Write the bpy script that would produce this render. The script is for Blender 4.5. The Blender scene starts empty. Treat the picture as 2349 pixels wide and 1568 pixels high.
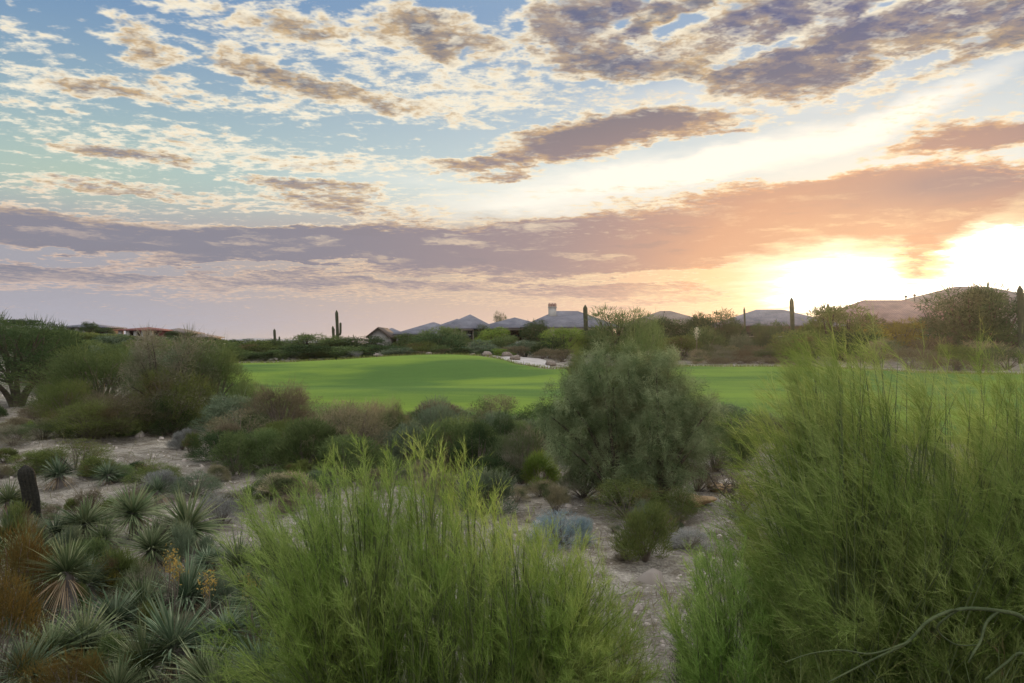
import bpy, math, random
import numpy as np

# ------------------------------------------------------------------ camera
SC = bpy.context.scene
COL = SC.collection
F = 1827.0                 # focal length in units of a 2349 wide picture (28 mm)
CAMH = 3.5
R = math.radians

def lin(c):
    c = c / 255.0
    return c / 12.92 if c <= 0.04045 else ((c + 0.055) / 1.055) ** 2.4

def rgb(r, g, b, k=1.0):
    return (lin(r) * k, lin(g) * k, lin(b) * k, 1.0)

cam_d = bpy.data.cameras.new("camera")
cam = bpy.data.objects.new("camera", cam_d)
COL.objects.link(cam)
cam.location = (0, 0, CAMH)
cam.rotation_euler = (R(90), 0, 0)
cam_d.sensor_width = 36
cam_d.lens = 28.0
cam_d.clip_start = 0.05
cam_d.clip_end = 9000
SC.camera = cam
SC.view_settings.view_transform = 'Standard'
SC.view_settings.look = 'None'
SC.view_settings.exposure = 0.0
SC.view_settings.gamma = 1.0
SC.render.film_transparent = False
SC.cycles.max_bounces = 5
SC.cycles.diffuse_bounces = 1
SC.cycles.glossy_bounces = 2
SC.cycles.transmission_bounces = 1
SC.cycles.use_denoising = True

# ------------------------------------------------------------------ sky
SUN_PX, SUN_PY = 2010.0, 640.0

def sky_ae(px, py):
    a = math.atan((px - 1174.5) / F)
    return a, (784.0 - py) / F * math.cos(a)

SUN_A, SUN_E = sky_ae(SUN_PX, SUN_PY)
SUN_EL = math.atan(SUN_E)

world = bpy.data.worlds.new("World")
SC.world = world
world.use_nodes = True
NT = world.node_tree
NT.nodes.clear()
NL = NT.links

def nd(kind, **kw):
    n = NT.nodes.new(kind)
    for k, v in kw.items():
        setattr(n, k, v)
    return n

def put(sock, v):
    if isinstance(v, bpy.types.NodeSocket):
        NL.new(v, sock)
    else:
        sock.default_value = v

def M(op, a, b=None, c=None, clamp=False):
    n = nd('ShaderNodeMath', operation=op)
    n.use_clamp = clamp
    put(n.inputs[0], a)
    if b is not None: put(n.inputs[1], b)
    if c is not None: put(n.inputs[2], c)
    return n.outputs[0]

def VM(op, a, b=None):
    n = nd('ShaderNodeVectorMath', operation=op)
    put(n.inputs[0], a)
    if b is not None: put(n.inputs[1], b)
    return n.outputs[0]

def step(x, a, b, lo=0.0, hi=1.0):
    n = nd('ShaderNodeMapRange', interpolation_type='SMOOTHSTEP')
    put(n.inputs[0], x)
    for i, v in enumerate((a, b, lo, hi)):
        put(n.inputs[i + 1], v)
    return n.outputs[0]

def mix(f, a, b):
    n = nd('ShaderNodeMix', data_type='RGBA')
    put(n.inputs[0], f); put(n.inputs[6], a); put(n.inputs[7], b)
    return n.outputs[2]

def add(a, b, f=1.0):
    n = nd('ShaderNodeMix', data_type='RGBA', blend_type='ADD')
    put(n.inputs[0], f); put(n.inputs[6], a); put(n.inputs[7], b)
    return n.outputs[2]

def xyz(a, b, c=0.0):
    n = nd('ShaderNodeCombineXYZ')
    put(n.inputs[0], a); put(n.inputs[1], b); put(n.inputs[2], c)
    return n.outputs[0]

def noise(vec, scale, detail=3.0, rough=0.5, dist=0.0, out=0):
    n = nd('ShaderNodeTexNoise')
    put(n.inputs['Vector'], vec)
    n.inputs['Scale'].default_value = scale
    n.inputs['Detail'].default_value = detail
    n.inputs['Roughness'].default_value = rough
    n.inputs['Distortion'].default_value = dist
    return n.outputs[out]

tc = nd('ShaderNodeTexCoord')
sp = nd('ShaderNodeSeparateXYZ')
NL.new(tc.outputs['Generated'], sp.inputs[0])
X, Y, Z = sp.outputs
hor = M('SQRT', M('ADD', M('MULTIPLY', X, X), M('ADD', M('MULTIPLY', Y, Y), 1e-5)))
AZ = M('ARCTAN2', X, Y)
EL = M('DIVIDE', Z, hor)
V = xyz(AZ, EL)
den = M('ADD', M('MAXIMUM', Z, 0.0), 0.075)
Q = xyz(M('DIVIDE', X, den), M('DIVIDE', Y, den))
# the drifting rows of cloud run from lower left to upper right
warp = VM('MULTIPLY', VM('SUBTRACT', noise(Q, 1.9, 5.0, 0.68, out=1), (0.5, 0.5, 0.5)), (0.10, 0.055, 0.0))
VW = VM('ADD', V, warp)

def blob(vec, px, py, rx, ry, rot=0.0, sph=False):
    """soft ellipse in the sky, centre and half sizes in picture units"""
    a, e = sky_ae(px, py)
    mp = nd('ShaderNodeMapping', vector_type='TEXTURE')
    put(mp.inputs['Vector'], vec)
    mp.inputs['Location'].default_value = (a, e, 0)
    mp.inputs['Rotation'].default_value = (0, 0, R(rot))
    mp.inputs['Scale'].default_value = (rx / F, ry / F, 1)
    g = nd('ShaderNodeTexGradient', gradient_type='SPHERICAL' if sph else 'QUADRATIC_SPHERE')
    NL.new(mp.outputs[0], g.inputs[0])
    return g.outputs['Fac'] if 'Fac' in g.outputs else g.outputs[1]

def field(vec, items, base=0.0, sph=True):
    acc = base
    for it in items:
        w = it[4]
        rot = it[5] if len(it) > 5 else 0.0
        acc = M('MULTIPLY_ADD', blob(vec, it[0], it[1], it[2], it[3], rot, sph), w, acc)
    return acc

# glow round the sun behind the cloud
gl_wide = blob(V, SUN_PX - 60, SUN_PY - 40, 1500, 900)
gl_mid = blob(V, SUN_PX - 20, SUN_PY + 10, 760, 420)
gl_sun = field(VW, [(1930, 632, 280, 92, 1.5), (2320, 612, 220, 92, 1.5), (2115, 600, 60, 60, -1.4), (1830, 700, 160, 60, 0.5),
                    (2290, 545, 110, 60, 0.9, 25), (2120, 690, 330, 60, 1.1)], 0.0)

# clear sky
t_el = step(EL, 0.0, 0.42)
c_top = mix(step(AZ, -0.6, 0.5), rgb(86, 136, 184), rgb(132, 166, 202))
c_mid = mix(step(AZ, -0.55, 0.25), rgb(160, 190, 192), rgb(208, 222, 224))
c_low = mix(step(AZ, -0.55, 0.0), rgb(150, 152, 170), rgb(186, 168, 160))
c_low = mix(step(AZ, -0.05, 0.4), c_low, rgb(236, 188, 150))
clear = mix(step(EL, 0.12, 0.20), c_low, c_mid)
clear = mix(step(EL, 0.15, 0.42), clear, c_top)
pale_green = blob(V, 150, 400, 620, 180)
clear = mix(M('MULTIPLY', pale_green, 0.5), clear, rgb(180, 198, 170))
white_gap = field(VW, [(1620, 385, 380, 44, 1.0, 8), (1200, 470, 420, 40, 0.9, 2), (2120, 240, 240, 40, 0.9, 20),
                      (1850, 320, 280, 44, 0.7, 8), (1450, 400, 420, 50, 0.8, 6), (1000, 420, 400, 50, 0.4), (1650, 220, 400, 60, 0.4)], 0.0)
clear = mix(M('MINIMUM', M('MULTIPLY', white_gap, 1.1), 0.94), clear, rgb(253, 250, 240))
nish = nd('ShaderNodeTexSky', sky_type='NISHITA')
nish.sun_disc = False
nish.sun_elevation = SUN_EL
nish.sun_rotation = SUN_A
nish.dust_density = 2.0
clear = mix(0.012, clear, nish.outputs[0])

# cloud banks: px, py, half width, half height, weight, tilt
banks = [
    # upper left islands
    (300, 60, 90, 50, 0.5), (345, 130, 95, 60, 0.65), (180, 195, 160, 38, 0.55, -8), (350, 215, 190, 45, 0.5, 3),
    (620, 165, 220, 60, 0.8, -12), (830, 220, 180, 50, 0.65, -8), (640, 250, 170, 35, 0.35, -5),
    (570, 40, 260, 75, 0.55), (730, 70, 200, 50, 0.35), (60, 85, 90, 40, 0.25), (60, 250, 110, 25, 0.3), (175, 266, 60, 14, 0.4),
    (240, 345, 230, 38, 0.5, -6), (430, 325, 260, 34, 0.45), (360, 372, 220, 24, 0.45, -4), (760, 380, 200, 22, 0.5),
    (960, 265, 210, 30, 0.45, -6), (960, 60, 170, 80, 0.85, -8), (1010, 120, 150, 60, 0.5),
    # the great upper right sheet
    (1290, 80, 330, 120, 0.75, 6), (1450, 150, 260, 40, 0.5, -4), (1640, 110, 420, 130, 0.65, 6), (1500, 20, 500, 50, 0.5), (2000, 70, 460, 100, 0.85, 14),
    (1850, 195, 260, 60, 0.65, -4), (2250, 90, 300, 90, 0.6, 12), (1180, 240, 220, 40, 0.3), (2330, 40, 200, 80, 0.5), (1800, 20, 300, 60, 0.4),
    # middle bank
    (1330, 330, 340, 80, 1.3, 10), (1540, 290, 260, 46, 1.0, 4), (1060, 375, 150, 26, 0.8, 3), (1690, 305, 120, 20, 0.5),
    (1180, 412, 110, 16, 0.6), (1420, 430, 100, 18, 0.6), (1270, 437, 60, 12, 0.6),
    (2180, 332, 300, 44, 1.5, 4), (2090, 280, 160, 30, 0.35), (2349, 315, 160, 26, 0.6, 4),
    # lower left bands
    (700, 425, 240, 22, 0.85), (300, 450, 300, 34, 0.8, -3), (780, 470, 320, 40, 0.75, -3),
    (100, 530, 440, 62, 1.15), (420, 562, 500, 48, 1.1, 3), (900, 565, 560, 50, 1.0), (1250, 550, 500, 46, 0.75, 4), (1300, 590, 500, 40, 0.7),
    (60, 620, 300, 34, 0.5), (600, 600, 400, 26, 0.6, 2),
    (350, 640, 800, 50, 0.7), (1000, 600, 800, 60, 0.5), (1150, 650, 700, 50, 0.7), (700, 540, 800, 60, 0.5), (1500, 560, 600, 80, 0.7), (1300, 520, 500, 40, 0.5),
    # right band under the bright gap
    (1700, 490, 560, 100, 1.2, 6), (2150, 465, 480, 92, 1.35, 0), (2000, 440, 300, 60, 0.5), (1900, 520, 380, 70, 0.9), (2280, 500, 200, 70, 0.8), (1500, 590, 420, 60, 0.8),
    (1450, 680, 420, 50, 0.7), (2112, 590, 70, 50, 1.8, 0), (2112, 630, 36, 34, 1.2),
]
gaps = [(2050, 366, 420, 26, -1.0, 2), (1560, 60, 180, 30, -0.7, 20), (1780, 90, 200, 24, -0.6, 18), (1420, 60, 120, 26, -0.5, 30), (2050, 10, 260, 22, -0.6, 14), (1150, 40, 90, 60, -0.5), (1400, 210, 320, 30, -0.3), (2080, 150, 260, 30, -0.4, 22), (1940, 630, 300, 84, -1.7), (2330, 600, 190, 62, -1.7), (2240, 555, 80, 34, -1.2, 30), (1500, 380, 600, 44, -0.7, 8), (1250, 450, 420, 30, -0.5, 3),
        (500, 500, 460, 26, -0.35, -2), (160, 592, 240, 22, -1.5, 2), (560, 615, 420, 12, -1.3, 4), (950, 635, 260, 14, -1.0), (1290, 545, 300, 18, -1.0, 2), (120, 680, 240, 16, -0.9), (1450, 640, 300, 14, -0.8), (480, 490, 420, 20, -0.7, -3), (1230, 655, 160, 12, -0.6),
        (2150, 215, 360, 50, -0.45, 20), (1820, 375, 300, 26, -0.8, 6), (430, 520, 200, 16, -0.3, 6)]
BIAS = field(VW, banks + gaps, -0.15)

SUNQ = (math.sin(SUN_A) * 1.0, math.cos(SUN_A) * 1.0)

def cloud_noise(q):
    a = noise(q, 2.6, 6.5, 0.66)
    b = noise(q, 13.0, 3.0, 0.6)
    return M('ADD', M('MULTIPLY', M('SUBTRACT', a, 0.5), 2.1), M('MULTIPLY', M('SUBTRACT', b, 0.5), 2.9))

n0 = cloud_noise(Q)
n1 = cloud_noise(VM('ADD', Q, (SUNQ[0] * 0.07, SUNQ[1] * 0.07, 0)))
D0 = M('ADD', BIAS, M('MULTIPLY', n0, 0.52))
D1 = M('ADD', BIAS, M('MULTIPLY', n1, 0.52))
facing = M('SUBTRACT', D0, D1)

# colours of cloud by how thick it is
hi_right = M('MULTIPLY', step(AZ, -0.2, 0.3), M('MULTIPLY', step(EL, 0.26, 0.42), step(noise(Q, 3.1, 3.0, 0.6), 0.34, 0.54)))
low = step(EL, 0.19, 0.08)
warmth = M('MULTIPLY', M('MINIMUM', M('ADD', M('MULTIPLY', gl_wide, 0.9), M('MULTIPLY', gl_mid, 1.6)), 1.0), step(EL, 0.34, 0.22, 0.25, 1.0))
lit = mix(low, rgb(255, 246, 224), rgb(232, 200, 170))
lit = mix(M('MULTIPLY', step(AZ, -0.15, -0.55), low), lit, rgb(214, 188, 174))
lit = mix(warmth, lit, rgb(255, 226, 176))
tan = mix(low, rgb(196, 168, 132), rgb(176, 160, 160))
tan = mix(warmth, tan, rgb(236, 176, 136))
tan = mix(M('MULTIPLY', hi_right, 0.8), tan, rgb(124, 128, 150))
dark = mix(step(EL, 0.14, 0.30), rgb(124, 126, 146), rgb(96, 106, 128))
dark = mix(hi_right, dark, rgb(54, 80, 138))
dark = mix(M('MULTIPLY', warmth, 0.95), dark, rgb(216, 158, 130))
dark = mix(M('MULTIPLY', blob(V, 2200, 420, 500, 110), 1.3, clamp=True), dark, rgb(150, 126, 134))
alpha = step(D0, -0.03, 0.32)
# the flocks of small bright puffs between the banks
flock = field(V, [(600, 60, 420, 130, 0.5), (930, 150, 400, 130, 0.5), (650, 250, 600, 60, 0.5), (1150, 230, 460, 80, 0.48), (60, 100, 160, 110, 0.45), (110, 210, 200, 120, 0.4),
                  (500, 345, 620, 60, 0.55), (250, 400, 420, 60, 0.25), (2150, 230, 420, 110, 0.42), (1650, 230, 380, 60, 0.38), (850, 385, 560, 40, 0.45), (1000, 450, 560, 40, 0.42),
                  (300, 480, 420, 50, 0.45), (1350, 530, 500, 30, 0.42), (1000, 640, 460, 24, 0.36), (1450, 620, 360, 30, 0.36), (1350, 100, 500, 200, 0.3), (1500, 430, 400, 24, 0.4), (1150, 330, 300, 40, 0.3), (330, 130, 500, 90, -0.16)], -0.37)
fn = M('MULTIPLY', M('SUBTRACT', noise(VM('ADD', VM('MULTIPLY', Q, (1.0, 1.25, 1.0)), warp), 12.0, 4.0, 0.66), 0.5), 1.9)
DF = M('ADD', M('ADD', flock, fn), M('MULTIPLY', n0, 0.10))
f_alpha = M('MULTIPLY', step(DF, -0.08, 0.42), 0.95)
cloud = mix(step(D0, 0.14, 0.46), lit, tan)
cloud = mix(step(M('ADD', D0, M('MULTIPLY', fn, 0.7)), 0.26, 0.85), cloud, dark)
edge = M('MULTIPLY', step(facing, 0.02, 0.30), step(D0, 0.95, 0.3))
cloud = mix(M('MULTIPLY', edge, 0.75), cloud, mix(warmth, lit, rgb(255, 244, 214)))
back = M('MULTIPLY', step(facing, 0.0, -0.32), 0.5)
cloud = mix(back, cloud, dark)
puff = mix(step(DF, 0.26, 0.7), lit, tan)
puff = mix(step(AZ, -0.1, 0.3), puff, mix(0.5, puff, rgb(240, 208, 164)))
sky = mix(f_alpha, clear, puff)
sky = mix(alpha, sky, cloud)
# bright torn seams inside the thick sheets
seam = M('MULTIPLY', step(fn, 0.05, 0.40), M('MULTIPLY', alpha, step(flock, -0.30, 0.1)))
sky = mix(M('MULTIPLY', seam, 0.6), sky, lit)
# the low bank is streaked: paler torn rows and greyer thick rows
streak = noise(VM('MULTIPLY', VM('ADD', V, VM('MULTIPLY', warp, (0.5, 0.5, 0.5))), (5.0, 34.0, 1.0)), 1.6, 5.0, 0.65)
low_gate = M('MULTIPLY', step(EL, 0.21, 0.13), alpha)
sky = mix(M('MULTIPLY', M('MULTIPLY', step(streak, 0.52, 0.70), low_gate), 0.65), sky, lit)
sky = mix(M('MULTIPLY', M('MULTIPLY', step(streak, 0.46, 0.30), low_gate), 0.5), sky, mix(0.5, dark, rgb(120, 118, 132)))
# pink lilac veil low over the horizon
veil = M('MULTIPLY', step(EL, 0.085, 0.0), 0.85)
veil_c = mix(step(AZ, -0.5, 0.3), rgb(172, 174, 192), rgb(240, 196, 170))
veil = M('MULTIPLY', veil, M('SUBTRACT', 1.0, M('MULTIPLY', n0, 0.5)), clamp=True)
sky = mix(veil, sky, veil_c)
# sun behind the cloud
sun_core = step(gl_sun, 0.22, 1.0)
sky = mix(M('MULTIPLY', step(gl_sun, -0.12, 0.5), 0.8), sky, (1.0, 0.80, 0.50, 1))
sky = mix(M('MULTIPLY', gl_mid, 0.38, clamp=True), sky, rgb(255, 196, 136))
thin = M('SUBTRACT', 1.0, M('MULTIPLY', step(D0, 0.5, 1.0), 0.8))
sky = mix(M('MULTIPLY', sun_core, thin, clamp=True), sky, (1.25, 1.12, 0.85, 1))
sky = mix(step(gl_sun, 0.75, 1.3), sky, (2.2, 2.0, 1.7, 1))
# fill light: unseen sky overhead and behind the viewer, brightened to light the plants
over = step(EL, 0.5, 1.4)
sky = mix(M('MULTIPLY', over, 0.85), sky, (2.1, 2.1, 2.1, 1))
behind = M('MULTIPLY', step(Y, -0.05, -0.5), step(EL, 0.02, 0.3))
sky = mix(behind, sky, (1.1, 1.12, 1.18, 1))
below = step(Z, 0.0, -0.03)
sky = mix(below, sky, (0.10, 0.09, 0.06, 1))

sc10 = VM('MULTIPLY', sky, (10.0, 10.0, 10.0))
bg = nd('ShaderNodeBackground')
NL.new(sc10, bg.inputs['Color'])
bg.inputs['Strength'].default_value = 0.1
wo = nd('ShaderNodeOutputWorld')
NL.new(bg.outputs[0], wo.inputs[0])
world.cycles.sampling_method = 'MANUAL'
world.cycles.sample_map_resolution = 1024

# ------------------------------------------------------------------ sun
sun_d = bpy.data.lights.new("sun", 'SUN')
sun_d.energy = 4.5
sun_d.angle = R(1.5)
sun_d.color = (1.0, 0.66, 0.34)
sun = bpy.data.objects.new("sun", sun_d)
COL.objects.link(sun)
sun.rotation_euler = (R(90) - SUN_EL, 0, math.pi - SUN_A)

# ------------------------------------------------------------------ placing
def at(px, d, py=None):
    """point that the picture column px (2349 wide) meets at depth d; height from row py"""
    x = (px - 1174.5) / F * d
    z = None if py is None else CAMH + (784.0 - py) / F * d
    return x, d, z

def sstep(a, b, x):
    t = np.clip((x - a) / (b - a), 0, 1)
    return t * t * (3 - 2 * t)

def gauss(x, y, cx, cy, sx, sy):
    return np.exp(-((x - cx) / sx) ** 2 - ((y - cy) / sy) ** 2)

def h_smooth(x, y):
    x = np.asarray(x, float); y = np.asarray(y, float)
    z = np.clip(y - 20, 0, 60) * 0.0236
    z = z + 0.9 * sstep(78, 112, y)                          # the pads the houses stand on
    z = z + 0.85 * gauss(x, y, -6.5, 76, 11, 9)                 # green mound
    z = z - 0.95 * gauss(x, y, -11, 60, 15, 8)                # hollow before it
    z = z + 0.35 * gauss(x, y, -7, 42, 10, 6) - 0.30 * gauss(x, y, -2, 33, 8, 3.5)
    z = z - 0.35 * gauss(x, y, 18, 55, 13, 12)
    # the long hill on the far left
    col = 1174.5 + x / np.maximum(y, 20.0) * F
    crest = np.interp(col, [-900, -50, 60, 130, 172, 300, 380, 440, 520, 620], [5.4, 4.6, 3.6, 2.8, 2.5, 2.2, 1.9, 1.4, .9, 0.3])
    z = z + crest * sstep(92, 138, y) * (1 - sstep(172, 230, y))
    z = z - 3.2 * sstep(150, 420, y)
    return z

def h_rough(x, y):
    return (0.05 * np.sin(x * 1.31 + 0.7 * y) * np.cos(y * 1.13 - x * 0.4) + 0.04 * np.sin(x * 2.9 + 1.1) * np.sin(y * 2.3 + x)
            + 0.07 * np.sin(x * 0.43 + 2.0) * np.sin(y * 0.51 + 0.4))

FAR_EDGE = [(-400, 74), (300, 76), (560, 77), (830, 79), (1000, 80), (1100, 77), (1180, 71), (1270, 68), (1450, 71), (1600, 73), (1850, 72), (2150, 63), (2349, 61), (2800, 58)]
NEAR_EDGE = [(-400, 44), (300, 44), (520, 40), (640, 32), (800, 28.5), (1200, 28), (1600, 27), (2000, 26), (2800, 26)]

def edge(tab, px):
    return np.interp(px, [t[0] for t in tab], [t[1] for t in tab])

def in_fairway(x, y):
    px = 1174.5 + x / np.maximum(y, 1.0) * F
    return sstep(-0.8, 0.8, y - edge(NEAR_EDGE, px)) * (1 - sstep(-0.8, 0.8, y - edge(FAR_EDGE, px))) * (px > 420)

def ground_z(x, y):
    return float(h_smooth(x, y) + h_rough(np.asarray(x), np.asarray(y)) * (1 - in_fairway(np.asarray(x, float), np.asarray(y, float))))

# ------------------------------------------------------------------ mesh building
def new_mesh(name, verts, faces=None, quads=None, tris=None, mats=(), midx=None, smooth=False):
    me = bpy.data.meshes.new(name)
    verts = np.asarray(verts, np.float32).reshape(-1, 3)
    if faces is not None:
        me.from_pydata([tuple(v) for v in verts.tolist()], [], faces)
    else:
        q = np.zeros((0, 4), np.int32) if quads is None else np.asarray(quads, np.int32).reshape(-1, 4)
        t = np.zeros((0, 3), np.int32) if tris is None else np.asarray(tris, np.int32).reshape(-1, 3)
        loops = np.concatenate([q.ravel(), t.ravel()])
        me.vertices.add(len(verts)); me.vertices.foreach_set('co', verts.ravel())
        me.loops.add(len(loops)); me.loops.foreach_set('vertex_index', loops)
        me.polygons.add(len(q) + len(t))
        starts = np.concatenate([np.arange(len(q)) * 4, len(q) * 4 + np.arange(len(t)) * 3]).astype(np.int32)
        totals = np.concatenate([np.full(len(q), 4), np.full(len(t), 3)]).astype(np.int32)
        me.polygons.foreach_set('loop_start', starts)
        me.polygons.foreach_set('loop_total', totals)
        me.update(calc_edges=True)
    for m in mats:
        me.materials.append(m)
    if midx is not None:
        me.polygons.foreach_set('material_index', np.asarray(midx, np.int32))
    if smooth:
        me.polygons.foreach_set('use_smooth', np.ones(len(me.polygons), bool))
    me.validate()
    me.update()
    return me

def link(name, me, parent=None):
    o = bpy.data.objects.new(name, me)
    COL.objects.link(o)
    if parent is not None:
        o.parent = parent
    return o

def empty(name, loc=(0, 0, 0), rz=0.0):
    o = bpy.data.objects.new(name, None)
    COL.objects.link(o)
    o.empty_display_size = 0.2
    o.location = loc
    o.rotation_euler = (0, 0, rz)
    return o

def tag(o, label=None, cat=None, group=None, kind=None):
    if label: o['label'] = label
    if cat: o['category'] = cat
    if group: o['group'] = group
    if kind: o['kind'] = kind
    return o

def unit(v):
    return v / np.maximum(np.linalg.norm(v, axis=-1, keepdims=True), 1e-9)

class Geo:
    def __init__(s):
        s.v = []; s.q = []; s.t = []; s.n = 0
    def add(s, v, q=None, t=None):
        v = np.asarray(v, float).reshape(-1, 3)
        s.v.append(v)
        if q is not None: s.q.append(np.asarray(q, int).reshape(-1, 4) + s.n)
        if t is not None: s.t.append(np.asarray(t, int).reshape(-1, 3) + s.n)
        s.n += len(v)
    def mesh(s, name, mats, smooth=False):
        return new_mesh(name, np.concatenate(s.v), quads=np.concatenate(s.q) if s.q else None,
                        tris=np.concatenate(s.t) if s.t else None, mats=mats, smooth=smooth)
    def ribbons(s, P, D, L, W, bend=None, segs=2, rng=None, shape='blade', side=None):
        """flat blades: roots P, directions D, lengths L, widths W, bend vector, all vectorised"""
        n = len(P)
        P = np.asarray(P, float); D = unit(np.asarray(D, float))
        L = np.broadcast_to(L, (n,)).astype(float); W = np.broadcast_to(W, (n,)).astype(float)
        if bend is None: bend = np.zeros((n, 3))
        if side is None:
            side = np.cross(D, rng.normal(size=(n, 3)))
        side = unit(side)
        ts = np.linspace(0, 1, segs + 1)
        vs = []
        for t in ts:
            c = P + D * (L * t)[:, None] + bend * (L * t * t)[:, None]
            if shape == 'blade': w = W * (1 - t) ** 0.7 * (0.8 + 0.5 * t) + W * 0.06
            elif shape == 'leaf': w = W * (0.25 + 0.95 * math.sin(math.pi * min(t * 0.9 + 0.06, 1)))
            else: w = W * (1 - 0.55 * t)
            vs.append(c - side * (w * 0.5)[:, None]); vs.append(c + side * (w * 0.5)[:, None])
        v = np.stack(vs, 1)           # n, 2(segs+1), 3
        k = 2 * (segs + 1)
        base = np.arange(n)[:, None] * k
        q = np.concatenate([np.stack([base[:, 0] + 2 * i, base[:, 0] + 2 * i + 1, base[:, 0] + 2 * i + 3, base[:, 0] + 2 * i + 2], 1) for i in range(segs)])
        s.add(v.reshape(-1, 3), q)
        return P + D * L[:, None] + bend * L[:, None]
    def tube(s, pts, rad, sides=6, cap=True):
        pts = np.asarray(pts, float); n = len(pts)
        rad = np.broadcast_to(rad, (n,))
        d = np.gradient(pts, axis=0); d = unit(d)
        ref = np.array([0.31, 0.17, 0.93]) if abs(d[0, 2]) < 0.9 else np.array([0.9, 0.2, 0.1])
        u = unit(np.cross(d, ref)); w = np.cross(d, u)
        a = np.linspace(0, 2 * math.pi, sides, endpoint=False)
        ring = (u[:, None, :] * np.cos(a)[None, :, None] + w[:, None, :] * np.sin(a)[None, :, None]) * np.asarray(rad)[:, None, None] + pts[:, None, :]
        v = ring.reshape(-1, 3)
        q = []
        for i in range(n - 1):
            for j in range(sides):
                k = (j + 1) % sides
                q.append((i * sides + j, i * sides + k, (i + 1) * sides + k, (i + 1) * sides + j))
        t = []
        if cap:
            v = np.vstack([v, pts[-1] + d[-1] * rad[-1] * 0.6])
            for j in range(sides):
                t.append(((n - 1) * sides + j, (n - 1) * sides + (j + 1) % sides, n * sides))
        s.add(v, q, t if t else None)
    def box(s, x0, y0, z0, x1, y1, z1):
        v = [(x, y, z) for z in (z0, z1) for y in (y0, y1) for x in (x0, x1)]
        s.add(v, [(0, 2, 3, 1), (4, 5, 7, 6), (0, 1, 5, 4), (2, 6, 7, 3), (0, 4, 6, 2), (1, 3, 7, 5)])

def qcurve(a, b, c, n=6):
    t = np.linspace(0, 1, n)[:, None]
    a, b, c = map(lambda q: np.asarray(q, float), (a, b, c))
    return (1 - t) ** 2 * a + 2 * t * (1 - t) * b + t * t * c

# ------------------------------------------------------------------ materials
def mat(name):
    m = bpy.data.materials.new(name)
    m.use_nodes = True
    m.node_tree.nodes.clear()
    return m, m.node_tree

def leafmat(name, cols, trans=0.35, rough=0.6, patch=0.35, pscale=2.5, k=1.38, dead=None, dead_amt=0.1):
    """foliage: colour by leaf, by branch-sized patch and by plant; diffuse, translucent and a little gloss"""
    m, nt = mat(name)
    N, Lk = nt.nodes, nt.links
    geo = N.new('ShaderNodeNewGeometry')
    oi = N.new('ShaderNodeObjectInfo')
    tcn = N.new('ShaderNodeTexCoord')
    no = N.new('ShaderNodeTexNoise'); no.inputs['Scale'].default_value = pscale; no.inputs['Detail'].default_value = 2
    Lk.new(tcn.outputs['Object'], no.inputs['Vector'])
    ad = N.new('ShaderNodeMath'); ad.operation = 'MULTIPLY_ADD'
    Lk.new(geo.outputs['Random Per Island'], ad.inputs[0]); ad.inputs[1].default_value = 1 - patch
    sc = N.new('ShaderNodeMapRange'); sc.inputs[1].default_value = 0.35; sc.inputs[2].default_value = 0.65; sc.inputs[3].default_value = 0; sc.inputs[4].default_value = patch
    Lk.new(no.outputs[0], sc.inputs[0]); Lk.new(sc.outputs[0], ad.inputs[2])
    cr = N.new('ShaderNodeValToRGB')
    Lk.new(ad.outputs[0], cr.inputs[0])
    el = cr.color_ramp.elements
    n = len(cols)
    for i, c in enumerate(cols):
        e = el[i] if i < 2 else el.new(0.5)
        e.position = i / (n - 1) if n > 1 else 0
        e.color = (c[0] * k, c[1] * k, c[2] * k, 1)
    hs = N.new('ShaderNodeHueSaturation')
    r1 = N.new('ShaderNodeMapRange'); r1.inputs[3].default_value = 0.80; r1.inputs[4].default_value = 1.2
    Lk.new(oi.outputs['Random'], r1.inputs[0]); Lk.new(r1.outputs[0], hs.inputs['Value'])
    r2 = N.new('ShaderNodeMapRange'); r2.inputs[3].default_value = 0.493; r2.inputs[4].default_value = 0.507
    fr = N.new('ShaderNodeMath'); fr.operation = 'FRACT'
    mu = N.new('ShaderNodeMath'); mu.operation = 'MULTIPLY'; mu.inputs[1].default_value = 7.13
    Lk.new(oi.outputs['Random'], mu.inputs[0]); Lk.new(mu.outputs[0], fr.inputs[0]); Lk.new(fr.outputs[0], r2.inputs[0]); Lk.new(r2.outputs[0], hs.inputs['Hue'])
    Lk.new(cr.outputs[0], hs.inputs['Color'])
    colour = hs.outputs[0]
    if dead:
        mx = N.new('ShaderNodeMix'); mx.data_type = 'RGBA'
        n2 = N.new('ShaderNodeTexNoise'); n2.inputs['Scale'].default_value = pscale * 0.8; n2.inputs['Detail'].default_value = 3
        off = N.new('ShaderNodeVectorMath'); off.operation = 'ADD'; off.inputs[1].default_value = (5, 3, 9)
        Lk.new(tcn.outputs['Object'], off.inputs[0]); Lk.new(off.outputs[0], n2.inputs['Vector'])
        s2 = N.new('ShaderNodeMapRange'); s2.inputs[1].default_value = 0.62 - dead_amt * 0.4; s2.inputs[2].default_value = 0.72 - dead_amt * 0.4
        s2.inputs[4].default_value = 0.9
        Lk.new(n2.outputs[0], s2.inputs[0]); Lk.new(s2.outputs[0], mx.inputs[0])
        Lk.new(colour, mx.inputs[6]); mx.inputs[7].default_value = (*dead[:3], 1)
        colour = mx.outputs[2]
    df = N.new('ShaderNodeBsdfDiffuse'); Lk.new(colour, df.inputs[0])
    tr = N.new('ShaderNodeBsdfTranslucent'); Lk.new(colour, tr.inputs[0])
    ms = N.new('ShaderNodeMixShader'); ms.inputs[0].default_value = trans
    Lk.new(df.outputs[0], ms.inputs[1]); Lk.new(tr.outputs[0], ms.inputs[2])
    out = N.new('ShaderNodeOutputMaterial')
    Lk.new(ms.outputs[0], out.inputs[0])
    return m

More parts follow.
